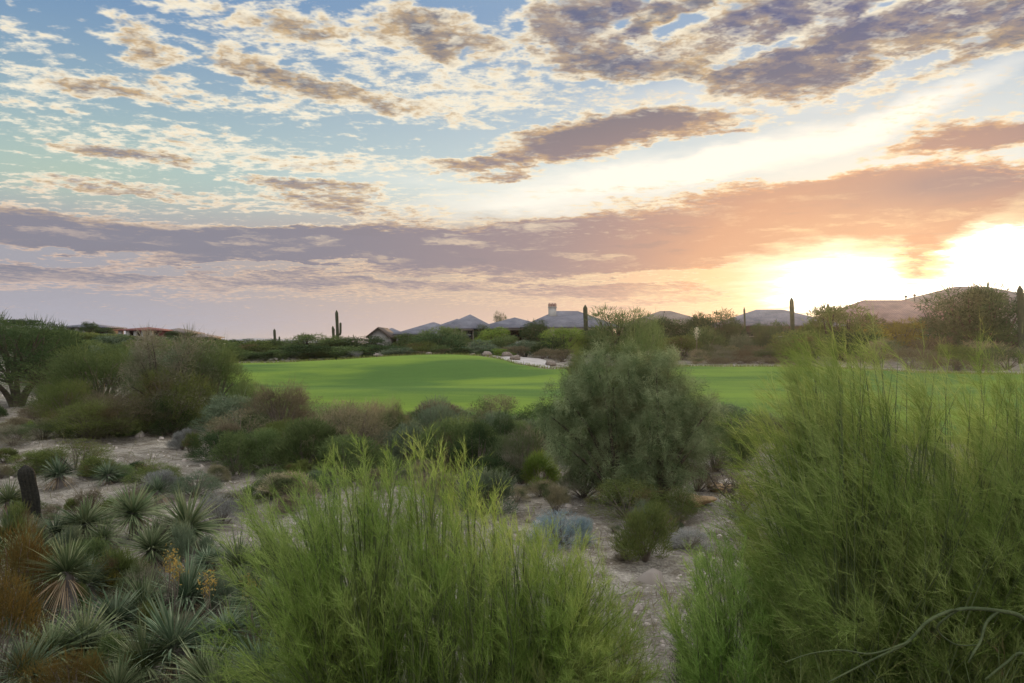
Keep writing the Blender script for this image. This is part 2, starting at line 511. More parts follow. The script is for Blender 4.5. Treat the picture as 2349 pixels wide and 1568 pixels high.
def solid(name, c1, c2=None, scale=4.0, rough=0.85, bump=0.0, bscale=30.0, detail=5, stretch=(1, 1, 1), coord='Object', spec=0.3):
    m, nt = mat(name)
    N, Lk = nt.nodes, nt.links
    b = N.new('ShaderNodeBsdfPrincipled'); o = N.new('ShaderNodeOutputMaterial')
    Lk.new(b.outputs[0], o.inputs[0])
    b.inputs['Roughness'].default_value = rough
    b.inputs['Specular IOR Level'].default_value = spec
    t = N.new('ShaderNodeTexCoord'); mp = N.new('ShaderNodeMapping'); mp.inputs['Scale'].default_value = stretch
    Lk.new(t.outputs[coord], mp.inputs[0])
    if c2 is None:
        b.inputs['Base Color'].default_value = (*c1[:3], 1)
    else:
        no = N.new('ShaderNodeTexNoise'); no.inputs['Scale'].default_value = scale; no.inputs['Detail'].default_value = detail; no.inputs['Roughness'].default_value = 0.62
        Lk.new(mp.outputs[0], no.inputs['Vector'])
        cr = N.new('ShaderNodeValToRGB'); cr.color_ramp.elements[0].position = 0.36; cr.color_ramp.elements[1].position = 0.66
        cr.color_ramp.elements[0].color = (*c1[:3], 1); cr.color_ramp.elements[1].color = (*c2[:3], 1)
        Lk.new(no.outputs[0], cr.inputs[0]); Lk.new(cr.outputs[0], b.inputs['Base Color'])
    if bump:
        n2 = N.new('ShaderNodeTexNoise'); n2.inputs['Scale'].default_value = bscale; n2.inputs['Detail'].default_value = 4
        Lk.new(mp.outputs[0], n2.inputs['Vector'])
        bp = N.new('ShaderNodeBump'); bp.inputs['Strength'].default_value = bump; bp.inputs['Distance'].default_value = 0.03
        Lk.new(n2.outputs[0], bp.inputs['Height']); Lk.new(bp.outputs[0], b.inputs['Normal'])
    return m

# ground: pale sandy gravel with darker litter and pinkish patches
def ground_material():
    m, nt = mat('desert_ground')
    N, Lk = nt.nodes, nt.links
    b = N.new('ShaderNodeBsdfPrincipled'); o = N.new('ShaderNodeOutputMaterial'); Lk.new(b.outputs[0], o.inputs[0])
    b.inputs['Roughness'].default_value = 0.95; b.inputs['Specular IOR Level'].default_value = 0.15
    t = N.new('ShaderNodeTexCoord')
    def nz(s, d, r=0.6):
        n = N.new('ShaderNodeTexNoise'); n.inputs['Scale'].default_value = s; n.inputs['Detail'].default_value = d; n.inputs['Roughness'].default_value = r
        Lk.new(t.outputs['Object'], n.inputs['Vector']); return n.outputs[0]
    def ramp(x, stops):
        c = N.new('ShaderNodeValToRGB'); Lk.new(x, c.inputs[0])
        e = c.color_ramp.elements
        for i, (p, col) in enumerate(stops):
            k = e[i] if i < 2 else e.new(0.5)
            k.position = p; k.color = (*col[:3], 1)
        return c.outputs[0]
    def mx(f, a, c, bt='MIX'):
        k = N.new('ShaderNodeMix'); k.data_type = 'RGBA'; k.blend_type = bt
        if isinstance(f, float): k.inputs[0].default_value = f
        else: Lk.new(f, k.inputs[0])
        for i, q in ((6, a), (7, c)):
            if isinstance(q, tuple): k.inputs[i].default_value = (*q[:3], 1)
            else: Lk.new(q, k.inputs[i])
        return k.outputs[2]
    big = ramp(nz(0.22, 4), [(0.35, (0.26, 0.235, 0.20)), (0.5, (0.39, 0.36, 0.31)), (0.66, (0.50, 0.455, 0.38))])
    mid = ramp(nz(1.7, 6, 0.7), [(0.38, (0.45, 0.42, 0.38)), (0.62, (1.0, 1.0, 1.0))])
    fine = ramp(nz(22.0, 5, 0.75), [(0.33, (0.42, 0.40, 0.37)), (0.52, (0.92, 0.9, 0.88)), (0.7, (1.25, 1.22, 1.18))])
    c = mx(1.0, big, mid, 'MULTIPLY'); c = mx(1.0, c, fine, 'MULTIPLY')
    litter = ramp(nz(6.0, 6, 0.75), [(0.54, (0, 0, 0)), (0.64, (1, 1, 1))])
    lf = N.new('ShaderNodeMath'); lf.operation = 'MULTIPLY'; lf.inputs[1].default_value = 0.75; Lk.new(litter, lf.inputs[0])
    c = mx(lf.outputs[0], c, (0.085, 0.068, 0.048))
    # far away the ground is mostly scrub
    sepn = N.new('ShaderNodeSeparateXYZ'); Lk.new(t.outputs['Object'], sepn.inputs[0])
    mr = N.new('ShaderNodeMapRange'); mr.inputs[1].default_value = 95; mr.inputs[2].default_value = 260; Lk.new(sepn.outputs[1], mr.inputs[0])
    scrub = ramp(nz(0.15, 8, 0.8), [(0.4, (0.035, 0.05, 0.025)), (0.62, (0.14, 0.13, 0.085))])
    c = mx(mr.outputs[0], c, scrub)
    Lk.new(c, b.inputs['Base Color'])
    bp = N.new('ShaderNodeBump'); bp.inputs['Strength'].default_value = 0.8; bp.inputs['Distance'].default_value = 0.03
    v = N.new('ShaderNodeTexVoronoi'); v.inputs['Scale'].default_value = 18; Lk.new(t.outputs['Object'], v.inputs['Vector'])
    sm = N.new('ShaderNodeMath'); sm.operation = 'ADD'; Lk.new(v.outputs[0], sm.inputs[0]); Lk.new(nz(40, 4), sm.inputs[1])
    Lk.new(sm.outputs[0], bp.inputs['Height']); Lk.new(bp.outputs[0], b.inputs['Normal'])
    return m

def turf_material():
    m, nt = mat('fairway_turf')
    N, Lk = nt.nodes, nt.links
    b = N.new('ShaderNodeBsdfPrincipled'); o = N.new('ShaderNodeOutputMaterial'); Lk.new(b.outputs[0], o.inputs[0])
    b.inputs['Roughness'].default_value = 0.9; b.inputs['Specular IOR Level'].default_value = 0.12
    b.inputs['Sheen Weight'].default_value = 0.25; b.inputs['Sheen Tint'].default_value = (0.55, 0.8, 0.2, 1)
    t = N.new('ShaderNodeTexCoord')
    def nz(s, d, r=0.6, sc=(1, 1, 1)):
        mp = N.new('ShaderNodeMapping'); mp.inputs['Scale'].default_value = sc; Lk.new(t.outputs['Object'], mp.inputs[0])
        n = N.new('ShaderNodeTexNoise'); n.inputs['Scale'].default_value = s; n.inputs['Detail'].default_value = d; n.inputs['Roughness'].default_value = r
        Lk.new(mp.outputs[0], n.inputs['Vector']); return n.outputs[0]
    a = N.new('ShaderNodeValToRGB'); Lk.new(nz(0.085, 3, 0.55, (0.7, 1.5, 1)), a.inputs[0])
    e = a.color_ramp.elements
    e[0].position = 0.42; e[0].color = (0.032, 0.078, 0.011, 1); e[1].position = 0.58; e[1].color = (0.120, 0.180, 0.016, 1)
    f = N.new('ShaderNodeValToRGB'); Lk.new(nz(1.1, 8, 0.75, (0.35, 1.6, 1)), f.inputs[0])
    e = f.color_ramp.elements; e[0].position = 0.3; e[0].color = (0.66, 0.72, 0.7, 1); e[1].position = 0.7; e[1].color = (1.28, 1.2, 1.15, 1)
    k = N.new('ShaderNodeMix'); k.data_type = 'RGBA'; k.blend_type = 'MULTIPLY'; k.inputs[0].default_value = 1
    Lk.new(a.outputs[0], k.inputs[6]); Lk.new(f.outputs[0], k.inputs[7]); Lk.new(k.outputs[2], b.inputs['Base Color'])
    bp = N.new('ShaderNodeBump'); bp.inputs['Strength'].default_value = 0.5; bp.inputs['Distance'].default_value = 0.05
    Lk.new(nz(14, 5, 0.7), bp.inputs['Height']); Lk.new(bp.outputs[0], b.inputs['Normal'])
    return m

# ------------------------------------------------------------------ ground, fairway, path, hills
def build_ground():
    az = np.concatenate([np.linspace(-180, -44, 28, endpoint=False), np.linspace(-44, 44, 353), np.linspace(44, 180, 28)[1:-1]])
    az = np.radians(az)
    r = np.concatenate([[0.0], np.geomspace(0.6, 300, 300), np.geomspace(320, 3300, 22)])
    A, Rr = np.meshgrid(az, r, indexing='ij')
    x = Rr * np.sin(A); y = Rr * np.cos(A)
    z = h_smooth(x, y) + h_rough(x, y) * (1 - in_fairway(x, y)) * (Rr < 200)
    n, k = A.shape
    v = np.stack([x, y, z], -1).reshape(-1, 3)
    i, j = np.meshgrid(np.arange(n), np.arange(k - 1), indexing='ij')
    i2 = (i + 1) % n
    q = np.stack([i * k + j, i * k + j + 1, i2 * k + j + 1, i2 * k + j], -1).reshape(-1, 4)
    o = link('ground', new_mesh('ground', v, quads=q, mats=[ground_material()], smooth=True))
    return tag(o, kind='structure')

def strip(name, m, px0, px1, near, far, lift, nx=420, ny=90, wob=0.0):
    px = np.linspace(px0, px1, nx)
    dn = near(px) + wob * np.sin(px * 0.05) + wob * 0.7 * np.sin(px * 0.017 + 1)
    df = far(px) + wob * np.sin(px * 0.043 + 2) + wob * 0.6 * np.sin(px * 0.11)
    t = np.linspace(0, 1, ny)
    D = dn[:, None] + (df - dn)[:, None] * t[None, :]
    x = (px[:, None] - 1174.5) / F * D
    z = h_smooth(x, D) + lift * np.minimum(1, np.minimum(t, 1 - t) * 40)[None, :]
    v = np.stack([x, D, z], -1).reshape(-1, 3)
    i, j = np.meshgrid(np.arange(nx - 1), np.arange(ny - 1), indexing='ij')
    q = np.stack([i * ny + j, (i + 1) * ny + j, (i + 1) * ny + j + 1, i * ny + j + 1], -1).reshape(-1, 4)
    o = link(name, new_mesh(name, v, quads=q, mats=[m], smooth=True))
    return tag(o, kind='structure')

build_ground()
turf = turf_material()
strip('fairway_grass', turf, 440, 2800, lambda p: edge(NEAR_EDGE, p), lambda p: edge(FAR_EDGE, p), 0.06, wob=0.35)
m_path = solid('path_concrete', (0.28, 0.25, 0.21), (0.36, 0.32, 0.27), 1.2, 0.95, 0.3, 20)
strip('cart_path', m_path, 1560, 2800, lambda p: edge(FAR_EDGE, p) + 0.9, lambda p: edge(FAR_EDGE, p) + 3.4, 0.05, 200, 6, wob=0.3)
m_sand = solid('pale_sand', (0.36, 0.32, 0.29), (0.46, 0.42, 0.38), 0.9, 0.95, 0.5, 12)
strip('sand_wash', m_sand, 1150, 1262, lambda p: edge(FAR_EDGE, p) + 0.4, lambda p: edge(FAR_EDGE, p) + 1.0 + 10.5 * np.sin(np.clip((p - 1150) / 112, 0, 1) * math.pi) ** 0.5, 0.06, 60, 20)

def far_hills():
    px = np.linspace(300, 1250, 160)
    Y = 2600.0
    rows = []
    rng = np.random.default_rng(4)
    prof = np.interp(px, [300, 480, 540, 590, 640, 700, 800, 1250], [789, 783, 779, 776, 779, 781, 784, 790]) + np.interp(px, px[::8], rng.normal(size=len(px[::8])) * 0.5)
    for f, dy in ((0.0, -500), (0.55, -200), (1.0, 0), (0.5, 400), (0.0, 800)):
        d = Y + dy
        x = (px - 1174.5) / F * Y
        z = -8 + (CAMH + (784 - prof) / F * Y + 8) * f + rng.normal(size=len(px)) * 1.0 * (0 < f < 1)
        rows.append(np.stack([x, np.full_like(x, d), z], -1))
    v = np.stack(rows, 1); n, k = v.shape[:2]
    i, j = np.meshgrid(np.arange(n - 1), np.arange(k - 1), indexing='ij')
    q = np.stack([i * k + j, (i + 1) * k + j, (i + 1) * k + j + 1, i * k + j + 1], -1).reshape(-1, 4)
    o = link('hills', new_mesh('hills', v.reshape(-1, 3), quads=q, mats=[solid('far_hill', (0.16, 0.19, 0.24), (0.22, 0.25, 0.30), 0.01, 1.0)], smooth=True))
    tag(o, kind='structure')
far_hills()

# ------------------------------------------------------------------ houses
m_tile = None
def tile_material(name, c1, c2):
    m, nt = mat(name)
    N, Lk = nt.nodes, nt.links
    b = N.new('ShaderNodeBsdfPrincipled'); o = N.new('ShaderNodeOutputMaterial'); Lk.new(b.outputs[0], o.inputs[0])
    b.inputs['Roughness'].default_value = 0.85; b.inputs['Specular IOR Level'].default_value = 0.2
    t = N.new('ShaderNodeTexCoord')
    br = N.new('ShaderNodeTexBrick')
    mp = N.new('ShaderNodeMapping'); Lk.new(t.outputs['Object'], mp.inputs[0])
    sepn = N.new('ShaderNodeSeparateXYZ'); Lk.new(mp.outputs[0], sepn.inputs[0])
    ad = N.new('ShaderNodeMath'); ad.operation = 'MULTIPLY_ADD'; Lk.new(sepn.outputs[2], ad.inputs[0]); ad.inputs[1].default_value = 2.6; Lk.new(sepn.outputs[1], ad.inputs[2])
    cm = N.new('ShaderNodeCombineXYZ'); Lk.new(sepn.outputs[0], cm.inputs[0]); Lk.new(ad.outputs[0], cm.inputs[1])
    Lk.new(cm.outputs[0], br.inputs['Vector'])
    br.inputs['Scale'].default_value = 1.0; br.inputs['Brick Width'].default_value = 0.33; br.inputs['Row Height'].default_value = 0.36
    br.inputs['Mortar Size'].default_value = 0.03
    br.inputs['Color1'].default_value = (*c1, 1); br.inputs['Color2'].default_value = (*c2, 1); br.inputs['Mortar'].default_value = (c1[0] * .5, c1[1] * .5, c1[2] * .5, 1)
    no = N.new('ShaderNodeTexNoise'); no.inputs['Scale'].default_value = 0.5; no.inputs['Detail'].default_value = 5; Lk.new(t.outputs['Object'], no.inputs['Vector'])
    cr = N.new('ShaderNodeValToRGB'); cr.color_ramp.elements[0].position = .35; cr.color_ramp.elements[1].position = .65
    cr.color_ramp.elements[0].color = (.75, .75, .78, 1); cr.color_ramp.elements[1].color = (1.15, 1.12, 1.1, 1); Lk.new(no.outputs[0], cr.inputs[0])
    mx = N.new('ShaderNodeMix'); mx.data_type = 'RGBA'; mx.blend_type = 'MULTIPLY'; mx.inputs[0].default_value = 1
    Lk.new(br.outputs[0], mx.inputs[6]); Lk.new(cr.outputs[0], mx.inputs[7]); Lk.new(mx.outputs[2], b.inputs['Base Color'])
    bp = N.new('ShaderNodeBump'); bp.inputs['Strength'].default_value = .6; bp.inputs['Distance'].default_value = .05
    Lk.new(br.outputs['Fac'], bp.inputs['Height']); Lk.new(bp.outputs[0], b.inputs['Normal'])
    return m

tile_grey = tile_material('grey_tile', (0.155, 0.16, 0.19), (0.215, 0.215, 0.245))
tile_pink = tile_material('pinkish_tile', (0.27, 0.18, 0.155), (0.33, 0.225, 0.19))
tile_red = tile_material('red_tile', (0.21, 0.085, 0.075), (0.28, 0.12, 0.10))
tile_tan = tile_material('tan_tile', (0.20, 0.165, 0.145), (0.26, 0.22, 0.19))
stucco = solid('tan_stucco', (0.30, 0.26, 0.215), (0.36, 0.315, 0.26), 1.2, 0.95, 0.3, 25)
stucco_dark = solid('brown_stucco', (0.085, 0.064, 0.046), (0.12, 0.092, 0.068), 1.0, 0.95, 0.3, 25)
stucco_grey = solid('grey_stucco', (0.31, 0.30, 0.28), (0.37, 0.355, 0.33), 1.0, 0.95, 0.3, 25)
m_fascia = solid('brown_fascia', (0.075, 0.055, 0.042), (0.10, 0.075, 0.06), 3, 0.8)
m_frame = solid('dark_window_frame', (0.05, 0.045, 0.04), None, rough=0.5)
def glass_mat():
    m, nt = mat('window_glass'); N, Lk = nt.nodes, nt.links
    b = N.new('ShaderNodeBsdfPrincipled'); o = N.new('ShaderNodeOutputMaterial'); Lk.new(b.outputs[0], o.inputs[0])
    b.inputs['Base Color'].default_value = (0.015, 0.017, 0.02, 1); b.inputs['Roughness'].default_value = 0.12; b.inputs['Specular IOR Level'].default_value = 0.6
    return m
m_glass = glass_mat()

def hip(g, x0, x1, y0, y1, ze, zr, ridge=None, axis='x', over=0.5, th=0.16, inset=None):
    """hipped roof volume with eaves; ridge along axis; inset = run of each hip end"""
    x0 -= over; x1 += over; y0 -= over; y1 += over
    if axis == 'x':
        c = (y0 + y1) / 2; ins = (y1 - y0) / 2 if inset is None else inset
        ins = min(ins, (x1 - x0) / 2 - 0.05)
        top = [(x0 + ins, c), (x1 - ins, c)]
    else:
        c = (x0 + x1) / 2; ins = (x1 - x0) / 2 if inset is None else inset
        ins = min(ins, (y1 - y0) / 2 - 0.05)
        top = [(c, y0 + ins), (c, y1 - ins)]
    v = [(x0, y0, ze - th), (x1, y0, ze - th), (x1, y1, ze - th), (x0, y1, ze - th),
         (x0, y0, ze), (x1, y0, ze), (x1, y1, ze), (x0, y1, ze), (*top[0], zr), (*top[1], zr)]
    q = [(3, 2, 1, 0), (0, 1, 5, 4), (1, 2, 6, 5), (2, 3, 7, 6), (3, 0, 4, 7)]
    if axis == 'x':
        q += [(4, 5, 9, 8), (6, 7, 8, 9)]; t = [(7, 4, 8), (5, 6, 9)]
    else:
        q += [(5, 6, 9, 8), (7, 4, 8, 9)]; t = [(4, 5, 8), (6, 7, 9)]
    g.add(v, q, t)

def gable(g, x0, x1, y0, y1, ze, zr, over=0.4, th=0.18):
    """gabled roof, ridge along y so that the gable faces the viewer"""
    c = (x0 + x1) / 2; a, b_ = x0 - over, x1 + over; y0 -= over; y1 += over
    s = (zr - ze) / ((x1 - x0) / 2)
    zl = ze - over * s
    v = []
    for y in (y0, y1):
        v += [(a, y, zl), (c, y, zr), (b_, y, zl), (a, y, zl - th), (c, y, zr - th), (b_, y, zl - th)]
    q = [(0, 6, 7, 1), (1, 7, 8, 2), (3, 4, 10, 9), (4, 5, 11, 10), (0, 1, 4, 3), (1, 2, 5, 4), (6, 9, 10, 7), (7, 10, 11, 8), (0, 3, 9, 6), (2, 8, 11, 5)]
    g.add(v, q)

def window(root, x, y, z, w, h, mull=1):
    """framed window on a wall that faces -Y at y"""
    g = Geo(); f = 0.09
    g.box(x - w / 2 - f, y - 0.07, z - f, x - w / 2, y + 0.05, z + h + f)
    g.box(x + w / 2, y - 0.07, z - f, x + w / 2 + f, y + 0.05, z + h + f)
    g.box(x - w / 2, y - 0.068, z - f, x + w / 2, y + 0.05, z)
    g.box(x - w / 2, y - 0.068, z + h, x + w / 2, y + 0.05, z + h + f)
    for i in range(mull):
        xx = x - w / 2 + w * (i + 1) / (mull + 1)
        g.box(xx - 0.035, y - 0.06, z, xx + 0.035, y - 0.02, z + h)
    fr = link('window', g.mesh('window', [m_frame]), root)
    p = Geo(); p.box(x - w / 2, y - 0.035, z, x + w / 2, y - 0.015, z + h)
    link('pane', p.mesh('pane', [m_glass]), fr)
    return fr

def house(name, px, d, label, build, group=None):
    x, y, _ = at(px, d)
    z = ground_z(x, y) - (1.6 if px < 500 else 0.15)
    root = empty(name, (x, y, z))
    tag(root, label, 'house', group)
    build(root, z)
    return root

def U(px, d, ox):          # local x of picture column px at depth d, for a house rooted at ox
    return (px - 1174.5) / F * d - ox
def H(py, d, oz):
    return CAMH + (784 - py) / F * d - oz

def wallbox(g, x0, x1, y0, y1, z0, z1):
    g.box(x0, y0, z0, x1, y1, z1)

# long grey roofed house left of the middle, with a gabled wing
def b_long(root, oz):
    ox, oy = root.location.x, root.location.y
    d = oy
    w = Geo(); r = Geo(); fa = Geo()
    def L(p, dd=d): return U(p, dd, ox)
    def Hh(p, dd=d): return H(p, dd, oz)
    wallbox(w, L(905), L(1040), 2, 12, 0, Hh(766))
    hip(r, L(905), L(1060), 2, 14, Hh(766), Hh(737), inset=5.5)
    wallbox(w, L(836), L(912), 7, 15, 0, Hh(771))
    hip(r, L(836), L(912), 7, 15, Hh(771), Hh(750))
    wallbox(w, L(1000), L(1090), 5, 16, 0, Hh(760))
    hip(r, L(965), L(1110), 5, 17, Hh(760), Hh(732, d + 11), inset=6)
    # gabled wing
    x0, x1 = L(851), L(893)
    zt = Hh(768)
    g0 = Hh(752)
    wallbox(w, x0, x1, -1.5, 7, 0, zt)
    c = (x0 + x1) / 2
    zz = zt + (g0 - zt) * 0.93
    w.add([(x0, -1.5, zt), (x1, -1.5, zt), (c, -1.5, zz), (x0, 2.0, zt), (x1, 2.0, zt), (c, 2.0, zz)], [(1, 4, 5, 2), (3, 0, 2, 5)], [(0, 1, 2), (4, 3, 5)])
    gable(fa, x0, x1, -1.6, 7, zt + 0.02, g0 + 0.05, over=0.45)
    link('wall', w.mesh('wall', [stucco_grey]), root)
    link('roof', r.mesh('roof', [tile_grey]), root)
    link('gable_roof', fa.mesh('gable_roof', [m_fascia]), root)
    for p in (925, 950, 985, 1020):
        window(root, L(p, d + 2), 2, .8, 1.4, 1.2)
house('grey_roofed_house', 930, 122, 'long low house with grey tiled roofs and a small gabled wing at its left', b_long)

# pyramid roof house with windows
def b_pyr(root, oz):
    ox, d = root.location.x, root.location.y
    w = Geo(); r = Geo()
    def L(p, dd=d): return U(p, dd, ox)
    def Hh(p, dd=d): return H(p, dd, oz)
    wallbox(w, L(1035), L(1100), 0, 13, 0, Hh(753))
    hip(r, L(1018), L(1128), 0, 13, Hh(753), Hh(722, d + 6.5), inset=5.2, over=0.7)
    # right hand wing with a porch
    wallbox(w, L(1100), L(1240), 5, 15, 0, Hh(752))
    hip(r, L(1100), L(1262), 2.2, 15, Hh(751), Hh(729, d + 9), inset=7, over=0.6)
    wl = link('wall', w.mesh('wall', [stucco]), root)
    rf = link('roof', r.mesh('roof', [tile_grey]), root)
    for p in (1111, 1156, 1208):
        c = Geo(); xx = L(p, d + 2.4)
        c.box(xx - .22, 1.9, 0, xx + .22, 2.34, Hh(751) - 0.17)
        link('porch_column', c.mesh('porch_column', [stucco]), root)
    window(root, L(1052), 0, 1.3, 0.5, 1.9, 0)
    window(root, L(1073), 0, 1.2, 1.3, 1.5)
    window(root, L(1092), 0, 1.3, 0.5, 1.9, 0)
    window(root, L(1130, d + 5), 5, 0.9, 2.2, 1.9)
    window(root, L(1181, d + 5), 5, 0.9, 1.9, 1.9)
    window(root, L(1225, d + 5), 5, 0.9, 1.6, 1.9)
house('pyramid_roofed_house', 1090, 116, 'beige house with a grey pyramid roof, narrow windows and a shaded porch', b_pyr)

def chimney(root, parent, x, y, z0, z1, s, m, n=3):
    g = Geo(); g.box(x - s, y - s * .7, z0, x + s, y + s * .7, z1)
    g.box(x - s * 1.12, y - s * .82, z1, x + s * 1.12, y + s * .82, z1 + .16)
    ch = link('chimney', g.mesh('chimney', [m]), parent)
    g = Geo()
    for i in range(n):
        xx = x - s * .7 + 1.4 * s * i / max(n - 1, 1)
        a = np.linspace(0, 2 * math.pi, 10, endpoint=False)
        g.tube([(xx, y, z1 + .16), (xx, y, z1 + .45), (xx, y, z1 + .62)], [.2, .22, .17], 10)
    link('chimney_pot', g.mesh('chimney_pot', [solid('clay_pot', (.28, .17, .13), (.34, .22, .18), 3)]), ch)

def b_chim(root, oz):
    ox, d = root.location.x, root.location.y
    w = Geo(); r = Geo()
    def L(p, dd=d): return U(p, dd, ox)
    def Hh(p, dd=d): return H(p, dd, oz)
    wallbox(w, L(1212), L(1400), 0, 15, 0, Hh(750))
    hip(r, L(1205), L(1412), 0, 15, Hh(750), Hh(714, d + 7.5), inset=5.2, over=0.7)
    link('wall', w.mesh('wall', [stucco]), root)
    rf = link('roof', r.mesh('roof', [tile_grey]), root)
    chimney(root, rf, L(1267, d + 5), 5, Hh(741), Hh(707, d + 5), .55, stucco_grey, 3)
    for p in (1240, 1290, 1345, 1380):
        window(root, L(p), 0, 1.2, 1.8, 1.5)
house('chimney_house', 1310, 108, 'grey roofed house with a square chimney topped by clay pots', b_chim)

def b_mid(root, oz):
    ox, d = root.location.x, root.location.y
    w = Geo(); r = Geo()
    def L(p, dd=d): return U(p, dd, ox)
    def Hh(p, dd=d): return H(p, dd, oz)
    wallbox(w, L(1452), L(1625), 0, 14, 0, Hh(749))
    hip(r, L(1438), L(1655), 0, 14, Hh(749), Hh(714, d + 7), inset=7, over=0.6)
    link('wall', w.mesh('wall', [stucco]), root)
    rf = link('roof', r.mesh('roof', [tile_tan]), root)
    g = Geo(); g.tube([(L(1541), 6, Hh(722)), (L(1541), 6, Hh(711))], .09, 6)
    link('vent_pipe', g.mesh('vent_pipe', [m_frame]), rf)
    for p in (1480, 1540, 1600):
        window(root, L(p), 0, 1.2, 1.8, 1.5)
house('tan_roofed_house', 1540, 122, 'low house with a greyish tan roof between the wispy tree and the dark rounded one', b_mid)

def b_r1(root, oz):
    ox, d = root.location.x, root.location.y
    w = Geo(); r = Geo()
    def L(p, dd=d): return U(p, dd, ox)
    def Hh(p, dd=d): return H(p, dd, oz)
    wallbox(w, L(1690), L(1900), 0, 14, 0, Hh(746))
    hip(r, L(1686), L(1925), 0, 14, Hh(746), Hh(711, d + 7), inset=5.5, over=0.6)
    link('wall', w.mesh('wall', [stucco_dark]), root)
    link('roof', r.mesh('roof', [tile_grey]), root)
    for p in (1710, 1755, 1840, 1880):
        window(root, L(p), 0, 1.0, 1.9, 1.6)
house('brown_walled_house', 1800, 104, 'brown walled house with a grey hip roof behind the tall single saguaro on the right', b_r1)

def b_r2(root, oz):
    ox, d = root.location.x, root.location.y
    w = Geo(); r = Geo()
    def L(p, dd=d): return U(p, dd, ox)
    def Hh(p, dd=d): return H(p, dd, oz)
    wallbox(w, L(1960), L(2240), 0, 16, 0, Hh(741))
    hip(r, L(1930), L(2260), 0, 16, Hh(741), Hh(689, d + 8), inset=7.2, over=0.7)
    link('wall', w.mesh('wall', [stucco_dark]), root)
    rf = link('roof', r.mesh('roof', [tile_pink]), root)
    for p, top in ((2078, 683), (2098, 680)):
        g = Geo(); xx = L(p, d + 8); g.tube([(xx, 8, Hh(692, d + 8)), (xx, 8, Hh(top, d + 8))], .08, 6); g.tube([(xx, 8, Hh(top, d + 8)), (xx, 8, Hh(top, d + 8) + .22)], .2, 6)
        link('vent_pipe', g.mesh('vent_pipe', [m_frame]), rf)
    for p in (1990, 2060, 2120, 2190):
        window(root, L(p), 0, 1.0, 2.0, 1.6)
house('pinkish_roofed_house', 2090, 106, 'large house with a broad pinkish roof and two vent pipes under the sun', b_r2)

def b_r3(root, oz):
    ox, d = root.location.x, root.location.y
    w = Geo(); r = Geo()
    def L(p, dd=d): return U(p, dd, ox)
    def Hh(p, dd=d): return H(p, dd, oz)
    wallbox(w, L(2120), L(2480), 0, 18, 0, Hh(720))
    hip(r, L(2060), L(2540), 0, 18, Hh(712), Hh(658, d + 9), inset=15, over=0.7)
    link('wall', w.mesh('wall', [stucco_grey]), root)
    link('roof', r.mesh('roof', [tile_tan]), root)
    for p in (2200, 2300, 2400):
        window(root, L(p), 0, 3.0, 2.2, 1.8)
house('high_roofed_house', 2310, 128, 'tall house at the right edge whose roof slope shows behind the dark tree', b_r3)

# houses on the left hill
def b_h(px0, px1, eave, ridge, tile, wall, porch, depth=11):
    def f(root, oz):
        ox, d = root.location.x, root.location.y
        w = Geo(); r = Geo()
        def L(p, dd=d): return U(p, dd, ox)
        def Hh(p, dd=d): return H(p, dd, oz)
        ze = Hh(eave)
        back = 3.0 if porch else 0.0
        wallbox(w, L(px0 + 3), L(px1 - 3), back, depth, 0, ze)
        hip(r, L(px0), L(px1), 0, depth, ze, Hh(ridge, d + depth / 2), inset=depth * .42, over=.3)
        link('wall', w.mesh('wall', [wall]), root)
        link('roof', r.mesh('roof', [tile]), root)
        n = 5
        for i in range(n):
            xx = L(px0 + 6 + (px1 - px0 - 12) * i / (n - 1))
            if porch:
                g = Geo(); g.box(xx - .28, .1, 0, xx + .28, .66, ze - .17)
                link('porch_column', g.mesh('porch_column', [stucco_grey]), root)
            if i < n - 1:
                window(root, xx + L(px0 + 6 + (px1 - px0 - 12) / (n - 1)) / 2 - L(px0 + 6) / 2, back, ze * .3, 1.5, ze * .45)
    return f
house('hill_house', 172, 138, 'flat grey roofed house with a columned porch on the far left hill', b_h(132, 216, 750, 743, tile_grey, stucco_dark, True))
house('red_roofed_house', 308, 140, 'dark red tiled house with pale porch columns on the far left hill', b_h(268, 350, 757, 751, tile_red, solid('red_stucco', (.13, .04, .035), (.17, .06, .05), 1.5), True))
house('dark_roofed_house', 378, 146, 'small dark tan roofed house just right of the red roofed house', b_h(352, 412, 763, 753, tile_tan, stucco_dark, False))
house('end_roofed_house', 436, 150, 'small tan roofed house last in the row down the left hill', b_h(412, 462, 773, 765, tile_tan, stucco, False))

# perimeter walls
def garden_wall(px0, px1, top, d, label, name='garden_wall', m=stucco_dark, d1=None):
    d1 = d if d1 is None else d1
    x0, y0, _ = at(px0, d); x1, y1, _ = at(px1, d1)
    zt = CAMH + (784 - top) / F * d
    zb = min(ground_z(x0, y0), ground_z(x1, y1)) - .2
    root = empty(name, (x0, y0, zb), math.atan2(y1 - y0, x1 - x0))
    Ln = math.hypot(x1 - x0, y1 - y0)
    g = Geo(); g.box(0, 0, 0, Ln, .22, zt - zb)
    link('wall', g.mesh('wall', [m]), root)
    g = Geo(); g.box(-.05, -.05, zt - zb, Ln + .05, .27, zt - zb + .09)
    link('coping', g.mesh('coping', [stucco_grey]), root)
    n = max(2, int(Ln / 6))
    for i in range(n + 1):
        g = Geo(); xx = Ln * i / n; g.box(xx - .22, -.1, 0, xx + .22, -.003, zt - zb - .02)
        link('pier', g.mesh('pier', [m]), root)
    tag(root, label, 'wall', 'garden walls round the houses')
garden_wall(1880, 2420, 769, 92, 'long brown garden wall behind the scrub on the right', d1=90)
garden_wall(1648, 1800, 773, 96, 'dark brown garden wall below the grey hip roof')
garden_wall(1100, 1230, 784, 104, 'low grey green garden wall in front of the shaded porch', m=stucco_grey)

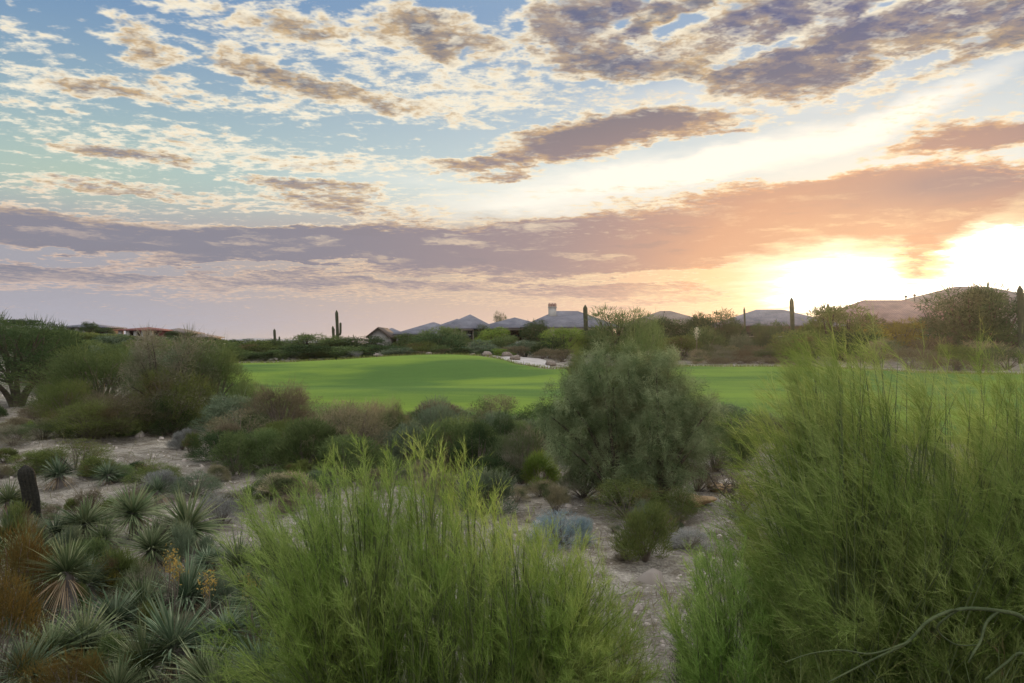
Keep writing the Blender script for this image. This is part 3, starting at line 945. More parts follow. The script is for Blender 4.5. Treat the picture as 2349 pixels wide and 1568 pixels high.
# ------------------------------------------------------------------ rocks
m_rock = solid('granite_rock', (0.13, 0.105, 0.085), (0.30, 0.245, 0.20), 5.0, 0.9, 0.7, 25)
m_rock_g = solid('orange_soil_rock', (0.30, 0.19, 0.09), (0.44, 0.31, 0.18), 5.0, 0.9, 0.7, 25)
def rock_mesh(seed, m):
    rng = np.random.default_rng(seed)
    n, k = 14, 9
    v = [(0, 0, -1)]
    offs = rng.normal(size=(6, 3)); amp = rng.uniform(.06, .16, 6)
    def disp(p):
        s = 1 + sum(a * math.sin(3.1 * float(np.dot(p, o))) for a, o in zip(amp, offs))
        q = p * s
        return q
    v = []
    for j in range(1, k):
        ph = math.pi * j / k - math.pi / 2
        for i in range(n):
            a = 2 * math.pi * i / n
            v.append(disp(np.array([math.cos(ph) * math.cos(a), math.cos(ph) * math.sin(a), math.sin(ph) * .72])))
    q = []
    for j in range(k - 2):
        for i in range(n):
            q.append((j * n + i, j * n + (i + 1) % n, (j + 1) * n + (i + 1) % n, (j + 1) * n + i))
    b = len(v); v.append(disp(np.array([0, 0, -.72]))); v.append(disp(np.array([0, 0, .72])))
    t = [(b, (i + 1) % n, i) for i in range(n)] + [(b + 1, (k - 2) * n + i, (k - 2) * n + (i + 1) % n) for i in range(n)]
    return new_mesh('boulder', v, quads=q, tris=t, mats=[m])
ROCKS = [rock_mesh(i, m_rock) for i in range(5)]
ROCK_O = rock_mesh(9, m_rock_g)
def rock(px, py, d, w, label, me=None, sq=.8, group='boulders on the sandy ground'):
    x, y, _ = at(px, d)
    o = link('boulder', me or ROCKS[int(px) % 5])
    s = w / F * d / 2
    o.location = (x, y, ground_z(x, y) + s * .25)
    o.rotation_euler = (.1, .1, px * .7)
    o.scale = (s, s * .9, s * sq)
    tag(o, label, 'rock', group)
rock(1120, 0, 76.5, 24, 'pale boulder beside the green at the left foot of the sand wash')
rock(1083, 0, 80, 16, 'small pale rock on the far edge of the green, left of the sand wash')
rock(985, 0, 81.5, 16, 'little white rock at the crest of the green')
rock(1160, 0, 80, 26, 'flat pinkish boulder above the left end of the sand wash')
rock(1180, 0, 73.5, 26, 'dark low boulder at the lower edge of the sand wash')
rock(1322, 0, 78, 30, 'rounded tan boulder right of the sand wash')
rock(1265, 0, 70.5, 26, 'small pale rock at the right tip of the sand wash')
rock(880, 0, 82, 44, 'long flat pale rock on the far left rim of the green', sq=.3)
rock(1592, 0, 17.2, 84, 'orange brown rock behind the dead shrub, lit warmly', ROCK_O, .5)
rock(1655, 0, 18.4, 60, 'smaller orange brown rock right of its twin behind the dead shrub', ROCK_O, .5)
rock(95, 0, 37, 40, 'pale rock on the bright sand below the dark leaning tree', sq=.5)
rock(130, 0, 45, 50, 'flat sunlit slab of rock just right of the dark tree trunk', sq=.3)
rock(1220, 0, 15.2, 30, 'small pale stone on the ground left of the pale blue shrub')
rock(1405, 0, 10.6, 20, 'small whitish stone right of the pale blue shrub')

# ------------------------------------------------------------------ foliage materials
G = leafmat
F_BROOM = G('broom_stems', [(0.0857, 0.1562, 0.0282), (0.1462, 0.2369, 0.0464), (0.2167, 0.3175, 0.0756), (0.3427, 0.4133, 0.131)], .38, patch=.4, pscale=1.3)
F_BROOM_R = G('broom_stems_right', [(0.0681, 0.1159, 0.023), (0.115, 0.1766, 0.0386), (0.1748, 0.2466, 0.0644), (0.2944, 0.345, 0.1196)], .38, patch=.4, pscale=1.1)
F_YUCCA = G('yucca_leaf', [(0.0468, 0.0702, 0.0324), (0.0828, 0.1125, 0.0504), (0.135, 0.1638, 0.0738), (0.225, 0.234, 0.1305)], .15, patch=.4, pscale=1.5)
F_YUCCA_B = G('yucca_leaf_bluish', [(0.045, 0.072, 0.0414), (0.0765, 0.1116, 0.063), (0.1215, 0.1575, 0.09), (0.198, 0.2205, 0.144)], .15, patch=.4, pscale=1.5)
F_DRY = G('dry_leaf', [(.17, .12, .07), (.26, .20, .12), (.36, .29, .19)], .15, patch=.3)
F_RUST = G('rust_brush', [(0.056, 0.044, 0.0176), (0.104, 0.0704, 0.0208), (0.12, 0.1, 0.028), (0.068, 0.076, 0.0256)], .3, patch=.6, pscale=2)
F_OLIVE = G('olive_leaf', [(.055, .070, .022), (.095, .115, .034), (.14, .155, .05)], .3, patch=.5, dead=(.16, .11, .06), dead_amt=.15)
F_GREEN = G('green_leaf', [(.050, .074, .026), (.090, .122, .044), (.142, .172, .068)], .3, patch=.5)
F_BRIGHT = G('bright_leaf', [(.080, .125, .025), (.125, .180, .035), (.18, .23, .055)], .35, patch=.5)
F_BLUEG = G('blue_green_leaf', [(.058, .078, .046), (.100, .128, .076), (.150, .178, .110)], .25, patch=.5)
F_DARK = G('dark_leaf', [(.024, .040, .018), (.042, .066, .026), (.070, .095, .038)], .25, patch=.5)
F_GREYTAN = G('grey_tan_twigs', [(.105, .100, .066), (.165, .152, .104), (.235, .215, .155)], .2, patch=.5, dead=(.09, .12, .05), dead_amt=.45)
F_TANPINK = G('tan_flower_brush', [(.13, .12, .07), (.20, .175, .10), (.27, .225, .145)], .25, patch=.5, dead=(.08, .11, .045), dead_amt=.3)
F_BROWN = G('brown_brush', [(.072, .060, .036), (.118, .098, .060), (.175, .150, .095)], .2, patch=.5)
F_BLUE = G('pale_blue_leaf', [(.14, .19, .20), (.20, .265, .275), (.29, .36, .365)], .2, patch=.4)
F_GREY = G('grey_brush', [(.13, .13, .115), (.20, .20, .18), (.27, .27, .25)], .2, patch=.5)
F_GOLD = G('golden_leaf', [(.12, .10, .018), (.19, .155, .025), (.26, .215, .04)], .4, patch=.5)
F_CHOLLA = G('cholla_joint', [(.120, .145, .066), (.185, .210, .10), (.26, .28, .145)], .1, patch=.5, pscale=1.6)
F_CENTRE = G('sage_foliage', [(0.0651, 0.0931, 0.0394), (0.1179, 0.1577, 0.0695), (0.1796, 0.2302, 0.1043), (0.2806, 0.3233, 0.1681)], .25, patch=.75, pscale=2.6, dead=(.15, .15, .07), dead_amt=.08)
F_YELLOW = G('yellow_flower', [(0.176, 0.128, 0.032), (0.264, 0.208, 0.064)], .3)
M_BARK = solid('dark_bark', (.045, .034, .026), (.10, .078, .058), 9, .95, .6, 30)
M_BARK_G = solid('green_bark', (.070, .100, .032), (.125, .155, .055), 6, .7, .4, 30, spec=.4)
M_BARK_D = solid('dull_green_bark', (.040, .055, .022), (.085, .105, .045), 9, .85, .5, 30, spec=.2)
M_TWIG = solid('grey_twig', (.12, .095, .075), (.2, .165, .13), 10, .95)
M_TRUNK_Y = solid('shaggy_trunk', (.14, .12, .105), (.24, .21, .185), 8, .95, .8, 40)
M_SAG = solid('saguaro_skin', (.042, .050, .026), (.07, .078, .042), 3, .7, .3, 20)
M_SAG_D = solid('dark_cactus_skin', (.015, .015, .011), (.036, .033, .024), 14, .9, .9, 26, stretch=(1, 1, 2.2))
M_DEAD = solid('dead_wood', (.050, .040, .034), (.12, .095, .08), 12, .95, .5, 40)

# ------------------------------------------------------------------ plant makers, each unit sized: width 1 (x), depth 1 (y), height 1 (z)
def scrub(seed, fol, n_lobe=26, n_leaf=5200, leaf=.045, lw=.012, up=.5, flat=.55, stems=18, bark=None, rough_=.5, segs=1, hollow=.25, low=.05, wisp=0, round_=1.0):
    """rounded shrub: lobes of leaf sprays on stems that fan out of one foot"""
    rng = np.random.default_rng(seed)
    foot = np.array([0, 0, 0.0])
    th = rng.uniform(0, 2 * math.pi, n_lobe); cz = rng.uniform(low, 1, n_lobe) ** .8
    rr = np.sqrt(np.clip(1 - (cz * .92) ** 2 * round_, .03, 1)) * rng.uniform(.35, 1, n_lobe) ** .6
    C = np.stack([np.cos(th) * rr * .40, np.sin(th) * rr * .40, .08 + cz * .70], 1)
    S = rng.uniform(.11, .21, n_lobe) * (1 + rough_ * rng.normal(size=n_lobe) * .3)
    S = np.clip(S, .07, .27)
    g = Geo()
    w = S ** 2; idx = rng.choice(n_lobe, n_leaf, p=w / w.sum())
    dirs = unit(rng.normal(size=(n_leaf, 3)))
    rad = rng.uniform(hollow, 1, n_leaf) ** .55
    P = C[idx] + dirs * (S[idx] * rad)[:, None] * np.array([1, 1, flat + .35])
    P[:, 2] = np.maximum(P[:, 2], .01 + .03 * rng.random(n_leaf))
    out = unit(P - foot + np.array([0, 0, -.1]))
    D = out * .55 + dirs * .5 + rng.normal(size=(n_leaf, 3)) * .45 + np.array([0, 0, up])
    Ln = leaf * rng.uniform(.5, 1.4, n_leaf)
    g.ribbons(P, D, Ln, lw * rng.uniform(.6, 1.3, n_leaf), bend=rng.normal(size=(n_leaf, 3)) * .18, segs=segs, rng=rng, shape='leaf')
    if wisp:
        k = rng.choice(n_lobe, wisp)
        dd = unit(unit(C[k] - foot) * .8 + rng.normal(size=(wisp, 3)) * .28 + np.array([0, 0, .5]))
        Pw = C[k] + dd * S[k][:, None] * .4
        g.ribbons(Pw, dd, rng.uniform(.10, .24, wisp), lw * .55, bend=rng.normal(size=(wisp, 3)) * .2, segs=3, rng=rng)
    st = Geo()
    for i in range(stems):
        c = C[i % n_lobe]
        j = rng.normal(size=3) * .03; j[2] = 0
        st.tube(qcurve(foot + j * .6 + (0, 0, -.06), (c * .45) + rng.normal(size=3) * .04 + (0, 0, .05), c, 6), np.linspace(.014, .004, 6), 4, False)
    return g.mesh('foliage', [fol]), st.mesh('stems', [bark or M_TWIG], True)

def broom(seed, fol, prof, depth, n_limb, fan=12, twigs=9, fine=4, width=.0055, lean=(0, 0), bark=None, feet=5, length=.34, up=.55, minh=.4):
    """palo verde: many straight green whips, prof = [(x, height)] silhouette in metres"""
    rng = np.random.default_rng(seed)
    xs = np.array([p[0] for p in prof]); hs = np.array([p[1] for p in prof])
    x0, x1 = xs[0], xs[-1]
    g = Geo(); st = Geo()
    F_ = np.stack([np.linspace(x0 * .55 + x1 * .05, x1 * .55 + x0 * .05, feet) + rng.normal(size=feet) * .08, rng.uniform(-depth * .25, depth * .25, feet), np.zeros(feet)], 1)
    tx = rng.uniform(x0, x1, n_limb)
    ty = rng.uniform(-1, 1, n_limb) * depth * .5
    hh = np.interp(tx, xs, hs) * np.sqrt(np.clip(1 - (ty / (depth * .62)) ** 2, .15, 1))
    tz = hh * (1 - rng.uniform(0, 1, n_limb) ** 2.2 * (1 - minh)) - length * .55 + rng.normal(size=n_limb) * .06
    T = np.stack([tx, ty, np.maximum(tz, .15)], 1)
    f = F_[np.argmin(np.abs(T[:, None, 0] - F_[None, :, 0]) + rng.random((n_limb, feet)) * .6, 1)]
    mid = f + (T - f) * np.array([.35, .35, .62]) + rng.normal(size=T.shape) * .06
    # limb curve points
    ts = np.linspace(0, 1, 7)
    curve = ((1 - ts)[None, :, None] ** 2) * f[:, None, :] + (2 * ts * (1 - ts))[None, :, None] * mid[:, None, :] + (ts ** 2)[None, :, None] * T[:, None, :]
    for i in range(n_limb):
        L_ = np.linalg.norm(T[i] - f[i])
        st.tube(curve[i], np.linspace(.005 + .006 * L_ * rng.uniform(.5, 1.3), .0014, 7), 4, False)
    # twigs leave the limbs at acute angles
    n = n_limb * fan
    li = np.repeat(np.arange(n_limb), fan)
    t = rng.uniform(.12, 1, n) ** .8
    k = np.clip((t * 6).astype(int), 0, 5); fr = t * 6 - k
    P = curve[li, k] * (1 - fr)[:, None] + curve[li, k + 1] * fr[:, None]
    Dl = unit(curve[li, k + 1] - curve[li, k])
    lim = np.linalg.norm(T - f, axis=1)[li]
    D = unit(Dl + rng.normal(size=(n, 3)) * .38 + np.array([lean[0], lean[1], up]))
    Ln = length * rng.uniform(.5, 1.2, n) * (1.3 - .65 * t)
    bend = rng.normal(size=(n, 3)) * .10 + np.array([0, 0, .10])
    g.ribbons(P, D, Ln, width * 1.15, bend=bend, segs=3, rng=rng, shape='stem')
    # fine whips
    n2 = n * twigs
    ri = np.repeat(np.arange(n), twigs)
    t2 = rng.uniform(.1, .95, n2)
    P2 = P[ri] + D[ri] * (Ln[ri] * t2)[:, None] + bend[ri] * (Ln[ri] * t2 ** 2)[:, None]
    D2 = unit(D[ri] + rng.normal(size=(n2, 3)) * .36 + np.array([lean[0] * .6, lean[1] * .6, up * .25]))
    L2 = length * .55 * rng.uniform(.35, 1.2, n2)
    g.ribbons(P2, D2, L2, width * .85 * rng.uniform(.7, 1.2, n2), bend=rng.normal(size=(n2, 3)) * .10, segs=2, rng=rng)
    if fine:
        n3 = n2 * fine
        r3 = np.repeat(np.arange(n2), fine)
        t3 = rng.uniform(.15, .9, n3)
        P3 = P2[r3] + D2[r3] * (L2[r3] * t3)[:, None]
        D3 = unit(D2[r3] + rng.normal(size=(n3, 3)) * .4)
        g.ribbons(P3, D3, length * .22 * rng.uniform(.3, 1.2, n3), width * .7, segs=1, rng=rng)
    return g.mesh('foliage', [fol]), st.mesh('stems', [bark or M_BARK_G], True)

def yucca_head(seed, n=120, Rr=1.0, wid=.045, stiff=1.0):
    rng = np.random.default_rng(seed)
    u = rng.uniform(-.12, 1, n) ** 1.0                     # sine of the leaf's elevation
    a = np.arange(n) * 2.39996 + rng.normal(size=n) * .15
    c = np.sqrt(np.clip(1 - u * u, 0, 1))
    D = np.stack([c * np.cos(a), c * np.sin(a), u], 1) + rng.normal(size=(n, 3)) * .13
    L = Rr * rng.uniform(.55, 1.1, n)
    P = unit(D) * .05 + np.array([0, 0, 0])
    side = np.cross(unit(D), np.array([0, 0, 1.0]) + rng.normal(size=(n, 3)) * .12)
    bend = np.stack([np.zeros(n), np.zeros(n), -rng.uniform(.05, .28, n) / stiff], 1) + rng.normal(size=(n, 3)) * .05
    g = Geo()
    # V shaped blades: two ribbons that share a spine
    D = unit(D); side = unit(side); upv = np.cross(side, D)
    ts = [0, .25, .55, .8, 1.0]; ws = [.75, 1.0, .85, .5, .03]
    vs = []
    for t, w in zip(ts, ws):
        cpt = P + D * (L * t)[:, None] + bend * (L * t * t)[:, None]
        W = wid * w * .5
        vs += [cpt - side * W + upv * W * .5, cpt, cpt + side * W + upv * W * .5]
    v = np.stack(vs, 1); b = np.arange(n)[:, None] * 15
    q = []
    for i in range(4):
        for s in (0, 1):
            q.append(np.stack([b[:, 0] + 3 * i + s, b[:, 0] + 3 * i + s + 1, b[:, 0] + 3 * i + s + 4, b[:, 0] + 3 * i + s + 3], 1))
    g.add(v.reshape(-1, 3), np.concatenate(q))
    # dry skirt
    d = Geo(); m = int(n * .22)
    a = rng.uniform(0, 2 * math.pi, m); u = rng.uniform(-1, -.3, m); c = np.sqrt(1 - u * u)
    D = np.stack([c * np.cos(a), c * np.sin(a), u], 1)
    d.ribbons(unit(D) * .04 + np.array([0, 0, -.05]), D, Rr * rng.uniform(.45, .85, m), wid * .8, bend=np.stack([np.zeros(m), np.zeros(m), -rng.uniform(.2, .6, m)], 1), segs=3, rng=rng)
    return g, d

def tree_crown(seed, fol, n_lobe=34, n_leaf=6500, leaf=.035, lw=.011, trunk_h=.22, spread=1.0, forks=5, bark=None, top_flat=.85, up=.25, wisp=200, droop=0.0):
    """broad desert tree: leaning trunks, limbs to every lobe of a ragged crown; unit sized"""
    rng = np.random.default_rng(seed)
    th = rng.uniform(0, 2 * math.pi, n_lobe); cz = rng.uniform(0, 1, n_lobe)
    rr = np.sqrt(np.clip(1 - (cz * .9) ** 2, .08, 1)) * rng.uniform(.3, 1, n_lobe) ** .55
    C = np.stack([np.cos(th) * rr * .40 * spread, np.sin(th) * rr * .40 * spread, trunk_h + .08 + cz * (.86 - trunk_h) * top_flat], 1)
    S = rng.uniform(.07, .17, n_lobe)
    g = Geo(); w = S ** 2
    idx = rng.choice(n_lobe, n_leaf, p=w / w.sum())
    dirs = unit(rng.normal(size=(n_leaf, 3)))
    P = C[idx] + dirs * (S[idx] * rng.uniform(.2, 1, n_leaf) ** .6)[:, None] * np.array([1.15, 1.15, .8])
    D = dirs * .6 + rng.normal(size=(n_leaf, 3)) * .5 + np.array([0, 0, up - droop])
    g.ribbons(P, D, leaf * rng.uniform(.5, 1.5, n_leaf), lw * rng.uniform(.6, 1.3, n_leaf), segs=1, rng=rng, shape='leaf')
    if wisp:
        k = rng.choice(n_lobe, wisp); dd = unit(unit(C[k]) * .7 + rng.normal(size=(wisp, 3)) * .35 + np.array([0, 0, .55]))
        g.ribbons(C[k] + dd * S[k][:, None] * .5, dd, rng.uniform(.06, .16, wisp), lw * .6, segs=2, rng=rng)
    st = Geo()
    fk = []
    for i in range(forks):
        a = 2 * math.pi * i / forks + rng.uniform(-.4, .4); r_ = rng.uniform(.06, .16)
        e = np.array([math.cos(a) * r_, math.sin(a) * r_, trunk_h + rng.uniform(-.04, .12)])
        st.tube(qcurve((math.cos(a) * .015, math.sin(a) * .015, -.05), (e[0] * .3, e[1] * .3, e[2] * .55), e, 6), np.linspace(.024, .014, 6), 6, False)
        fk.append(e)
    fk = np.array(fk)
    for i in range(n_lobe):
        e = fk[np.argmin(np.linalg.norm(fk - C[i], axis=1) + rng.random(forks) * .1)]
        st.tube(qcurve(e, (e + C[i]) / 2 + rng.normal(size=3) * .03 + (0, 0, .04), C[i], 5), np.linspace(.012, .003, 5), 4, False)
    return g.mesh('crown', [fol]), st.mesh('trunk', [bark or M_BARK], True)

def saguaro_mesh(h, r, arms=(), m=None, tilt=0.0, ribs=13):
    """ribbed columns; arms = [(height on trunk, direction x, arm height, radius)]"""
    g = Geo()
    def col(path, rad):
        path = np.asarray(path, float); n = len(path)
        ns = ribs * 4
        d = unit(np.gradient(path, axis=0)); ref = np.array([0, 1.0, 0]); u = unit(np.cross(d, ref)); w = np.cross(d, u)
        a = np.linspace(0, 2 * math.pi, ns, endpoint=False)
        mod = 1 + (.11 if ribs > 12 else .2) * np.cos(a * ribs)
        ring = (u[:, None, :] * (np.cos(a) * mod)[None, :, None] + w[:, None, :] * (np.sin(a) * mod)[None, :, None]) * np.asarray(rad)[:, None, None] + path[:, None, :]
        i, j = np.meshgrid(np.arange(n - 1), np.arange(ns), indexing='ij')
        q = np.stack([i * ns + j, i * ns + (j + 1) % ns, (i + 1) * ns + (j + 1) % ns, (i + 1) * ns + j], -1).reshape(-1, 4)
        g.add(ring.reshape(-1, 3), q)
    t = np.linspace(0, 1, 18)
    def prof(L_, rr):
        z = t * L_
        return rr * np.clip(1 - np.clip((z - (L_ - rr * 1.4)) / (rr * 1.4), 0, 1) ** 2.2, .03, 1) ** .5 * (.82 + .18 * np.sin(np.clip(t * 1.6, 0, 1) * math.pi / 2) + .03 * np.sin(t * 17))
    path = np.stack([tilt * t * h + .012 * h * np.sin(t * 4), np.zeros(18), t * h], 1)
    col(path, prof(h, r))
    for (z0, dx, ah, ar) in arms:
        b = np.array([tilt * z0, 0, z0])
        s = math.copysign(1, dx); k = abs(dx)
        pts = [b, b + (s * k * .5, 0, .02), b + (s * k * .88, 0, .10), b + (s * k, 0, .3)]
        for q_ in np.linspace(.45, 1, 12): pts.append(b + np.array([s * k, 0, ah * q_]))
        tt = np.linspace(0, 1, len(pts))
        col(pts, ar * np.clip(1 - np.clip((tt - .9) / .1, 0, 1) ** 2, .05, 1) ** .5)
    return g.mesh('cactus_stem', [m or M_SAG], True)

# ------------------------------------------------------------------ planting
def dep(py, px=1174):
    """depth at which the ground meets row py"""
    lo, hi = 3.0, 200.0
    s = (py - 784) / F
    for d in np.arange(4, 160, .25):
        if (CAMH - float(h_smooth((px - 1174.5) / F * d, d))) / d <= s:
            return float(d)
    return 150.0

STY = {
    'leafy': dict(n_lobe=30, n_leaf=9500, leaf=.042, lw=.013, up=.35, wisp=60),
    'brush': dict(n_lobe=22, n_leaf=6500, leaf=.075, lw=.0075, up=1.1, hollow=.1, wisp=200, segs=2),
    'airy': dict(n_lobe=34, n_leaf=7500, leaf=.048, lw=.010, up=.7, rough_=1.0, wisp=240, stems=30),
    'round': dict(n_lobe=34, n_leaf=8000, leaf=.032, lw=.011, up=.3, rough_=.35, wisp=30),
    'fine': dict(n_lobe=60, n_leaf=26000, leaf=.024, lw=.0058, up=.5, rough_=.8, wisp=600, segs=1, stems=40),
    'tuft': dict(n_lobe=12, n_leaf=2600, leaf=.16, lw=.008, up=1.6, hollow=.05, wisp=120, segs=2),
    'farleaf': dict(n_lobe=26, n_leaf=4200, leaf=.06, lw=.024, up=.3, rough_=.5, wisp=40, stems=10),
    'farbrush': dict(n_lobe=18, n_leaf=2400, leaf=.09, lw=.014, up=.9, wisp=120, stems=14),
}
TREES = {
    'tree': dict(n_lobe=44, n_leaf=8500, leaf=.038, lw=.017, trunk_h=.12),
    'bigtree': dict(n_lobe=60, n_leaf=22000, leaf=.022, lw=.0068, wisp=900, trunk_h=.2),
    'wispy': dict(n_lobe=44, n_leaf=7000, leaf=.042, lw=.010, up=1.0, wisp=700, trunk_h=.1),
}
_cache = {}
def proto(style, fol, seed):
    key = (style, fol.name, seed)
    if key in _cache: return _cache[key]
    gk = (style, seed)
    if gk in _cache:
        f, s = _cache[gk]
        f = f.copy(); f.materials[0] = fol
        _cache[key] = (f, s)
        return _cache[key]
    if style in STY: r = scrub(seed + 100, fol, **STY[style])
    else: r = tree_crown(seed + 200, fol, **TREES[style])
    _cache[gk] = r; _cache[key] = r
    return r

NSEED = {'leafy': 3, 'brush': 3, 'airy': 3, 'round': 3, 'fine': 2, 'tuft': 2, 'farleaf': 3, 'farbrush': 2, 'tree': 3, 'bigtree': 2, 'wispy': 2}
_count = [0]
def plant(style, fol, px, top, where, w, label, cat='shrub', name=None, group=None, deep=.9, seed=None, sink=.02):
    """where: the row of the plant's foot (> 784) or its depth in metres (< 200)"""
    d = where if where < 200 else dep(where, px)
    x, y, z = at(px, d, top)
    gz = ground_z(x, y)
    h = max(z - gz, .15) * 1.03
    W = w / F * d * (1.45 if d > 40 else 1.22)
    h *= 1.1 if d < 40 else 1.06
    _count[0] += 1
    s = seed if seed is not None else _count[0] % NSEED[style]
    fo, stm = proto(style, fol, s)
    istree = style in TREES
    name = name or ('desert_tree' if istree else 'desert_shrub')
    root = empty(name, (x, y, gz - sink), (_count[0] * 2.4) % 6.28)
    root.scale = (W, W * deep, h)
    tag(root, label, 'tree' if istree and cat == 'shrub' else cat, group)
    link('crown' if istree else 'foliage', fo, root)
    link('trunk' if istree else 'stems', stm, root)
    return root

# ---------------- near: whips of the great green shrubs
def broom_plant(name, px0, d, prof_px, depth, label, **kw):
    """prof_px = [(px, top row)]"""
    cx, y, _ = at(px0, d)
    gz = ground_z(cx, y)
    prof = [((p - 1174.5) / F * d - cx, max(CAMH + (784 - t) / F * d - gz, .2)) for p, t in prof_px]
    fo, st = broom(kw.pop('seed'), kw.pop('fol', F_BROOM), prof, depth, kw.pop('n_limb'), **kw)
    root = empty(name, (cx, y, gz - .02))
    tag(root, label, 'shrub', 'feathery green desert shrubs in front')
    link('foliage', fo, root); link('stems', st, root)
    return root

broom_plant('palo_verde_shrub', 985, 7.0, [(545, 1222), (590, 1102), (650, 1052), (720, 1037), (780, 1012), (830, 977), (880, 1007), (940, 1012), (1000, 997), (1050, 987), (1100, 1062), (1160, 1122), (1220, 1172), (1300, 1222), (1370, 1257), (1430, 1322), (1480, 1422), (1520, 1552)],
            2.1, 'big feathery yellow green shrub of upright whips in the bottom middle', seed=1, n_limb=620, feet=12, length=.32, fan=11, twigs=10, fine=3, width=.0046, minh=.22, lean=(-.16, 0), up=.45)
broom_plant('palo_verde_shrub', 2060, 6.4, [(1735, 1250), (1738, 1080), (1750, 920), (1785, 835), (1830, 780), (1880, 745), (1940, 728), (2010, 718), (2080, 730), (2150, 775), (2230, 815), (2320, 820), (2420, 800), (2540, 860)],
            2.6, 'tall feathery green shrub filling the right side in front of the green', seed=2, n_limb=760, feet=8, length=.38, fan=11, twigs=10, fine=3, fol=F_BROOM_R, lean=(-.55, 0), width=.0046, minh=.28, up=.30)
broom_plant('palo_verde_shrub', 1690, 6.6, [(1530, 1430), (1560, 1320), (1600, 1250), (1650, 1205), (1720, 1215), (1780, 1290), (1850, 1370), (1950, 1420)],
            1.4, 'low light green feathery shrub just left of the tall right hand shrub', seed=3, n_limb=150, feet=4, length=.28, twigs=10, fine=3, lean=(-.2, 0), width=.0050)
broom_plant('palo_verde_shrub', 2330, 8.2, [(2200, 830), (2240, 750), (2290, 720), (2349, 690), (2420, 700), (2480, 780)],
            1.6, 'thin airy yellowish green shrub at the right edge under the dark tree', seed=4, n_limb=60, feet=3, length=.5, twigs=6, fine=2, minh=.35, width=.005)
broom_plant('palo_verde_shrub', 2000, 4.9, [(1700, 1480), (1800, 1420), (1950, 1450), (2100, 1480), (2250, 1420), (2400, 1380)],
            1.2, 'dark low tangle of green twigs at the bottom right corner under the bare branches', seed=5, n_limb=70, feet=4, length=.26, twigs=8, fine=2, up=.1, fol=F_OLIVE, width=.004)
broom_plant('palo_verde_shrub', 1330, 6.3, [(1180, 1540), (1260, 1460), (1350, 1420), (1430, 1420), (1500, 1500), (1530, 1600)],
            1.0, 'grey green twiggy shrub low at the right foot of the big middle shrub', seed=6, n_limb=50, feet=3, length=.24, twigs=8, fine=2, fol=F_OLIVE, width=.004)

# bare crooked branches at the lower right
def bare_branches():
    x, y, _ = at(2400, 4.7)
    root = empty('bare_branch', (x, y, ground_z(x, y)))
    tag(root, 'crooked bare green branches reaching left from the bottom right corner', 'branch')
    def P(px, py, d): 
        q = at(px, d + .45, py); return (q[0] - x, q[1] - y, q[2] - root.location.z)
    def smoothpath(pts, n=5):
        pts = np.array(pts, float); out = []
        for i in range(len(pts) - 1):
            p0 = pts[max(i - 1, 0)]; p1 = pts[i]; p2 = pts[i + 1]; p3 = pts[min(i + 2, len(pts) - 1)]
            for t in np.linspace(0, 1, n, endpoint=False):
                out.append(.5 * ((2 * p1) + (-p0 + p2) * t + (2 * p0 - 5 * p1 + 4 * p2 - p3) * t * t + (-p0 + 3 * p1 - 3 * p2 + p3) * t ** 3))
        out.append(pts[-1]); return np.array(out)
    def br(pts, r0, r1):
        g = Geo(); s = smoothpath([P(*p) for p in pts]); g.tube(s, np.linspace(r0, r1, len(s)) * .66, 8)
        link('branch', g.mesh('branch', [M_BARK_D], True), root)
    br([(2420, 1600, 4.7), (2400, 1490, 4.65), (2349, 1420, 4.6), (2290, 1402, 4.55), (2200, 1398, 4.5), (2130, 1425, 4.45), (2080, 1475, 4.4), (2010, 1510, 4.4), (1960, 1535, 4.4), (1900, 1566, 4.4)], .026, .007)
    br([(2290, 1402, 4.55), (2262, 1430, 4.5), (2250, 1470, 4.45), (2232, 1500, 4.4), (2222, 1520, 4.4)], .016, .009)
    br([(2200, 1398, 4.5), (2150, 1440, 4.55), (2190, 1478, 4.6), (2240, 1480, 4.6)], .012, .006)
    br([(2080, 1475, 4.4), (2000, 1500, 4.3), (1930, 1492, 4.25), (1860, 1500, 4.2), (1800, 1520, 4.2)], .010, .004)
    br([(2430, 1560, 4.6), (2349, 1500, 4.5), (2310, 1520, 4.45), (2260, 1560, 4.4)], .016, .010)
    br([(2500, 1500, 5.6), (2349, 1330, 5.6), (2250, 1270, 5.5), (2160, 1230, 5.4), (2140, 1190, 5.4)], .022, .006)
    br([(2250, 1270, 5.5), (2180, 1262, 5.4), (2120, 1250, 5.3)], .010, .005)
    br([(2050, 1600, 5.0), (2000, 1540, 5.0), (1960, 1480, 5.0), (1980, 1420, 5.0), (1950, 1330, 5.0)], .012, .005)
bare_branches()

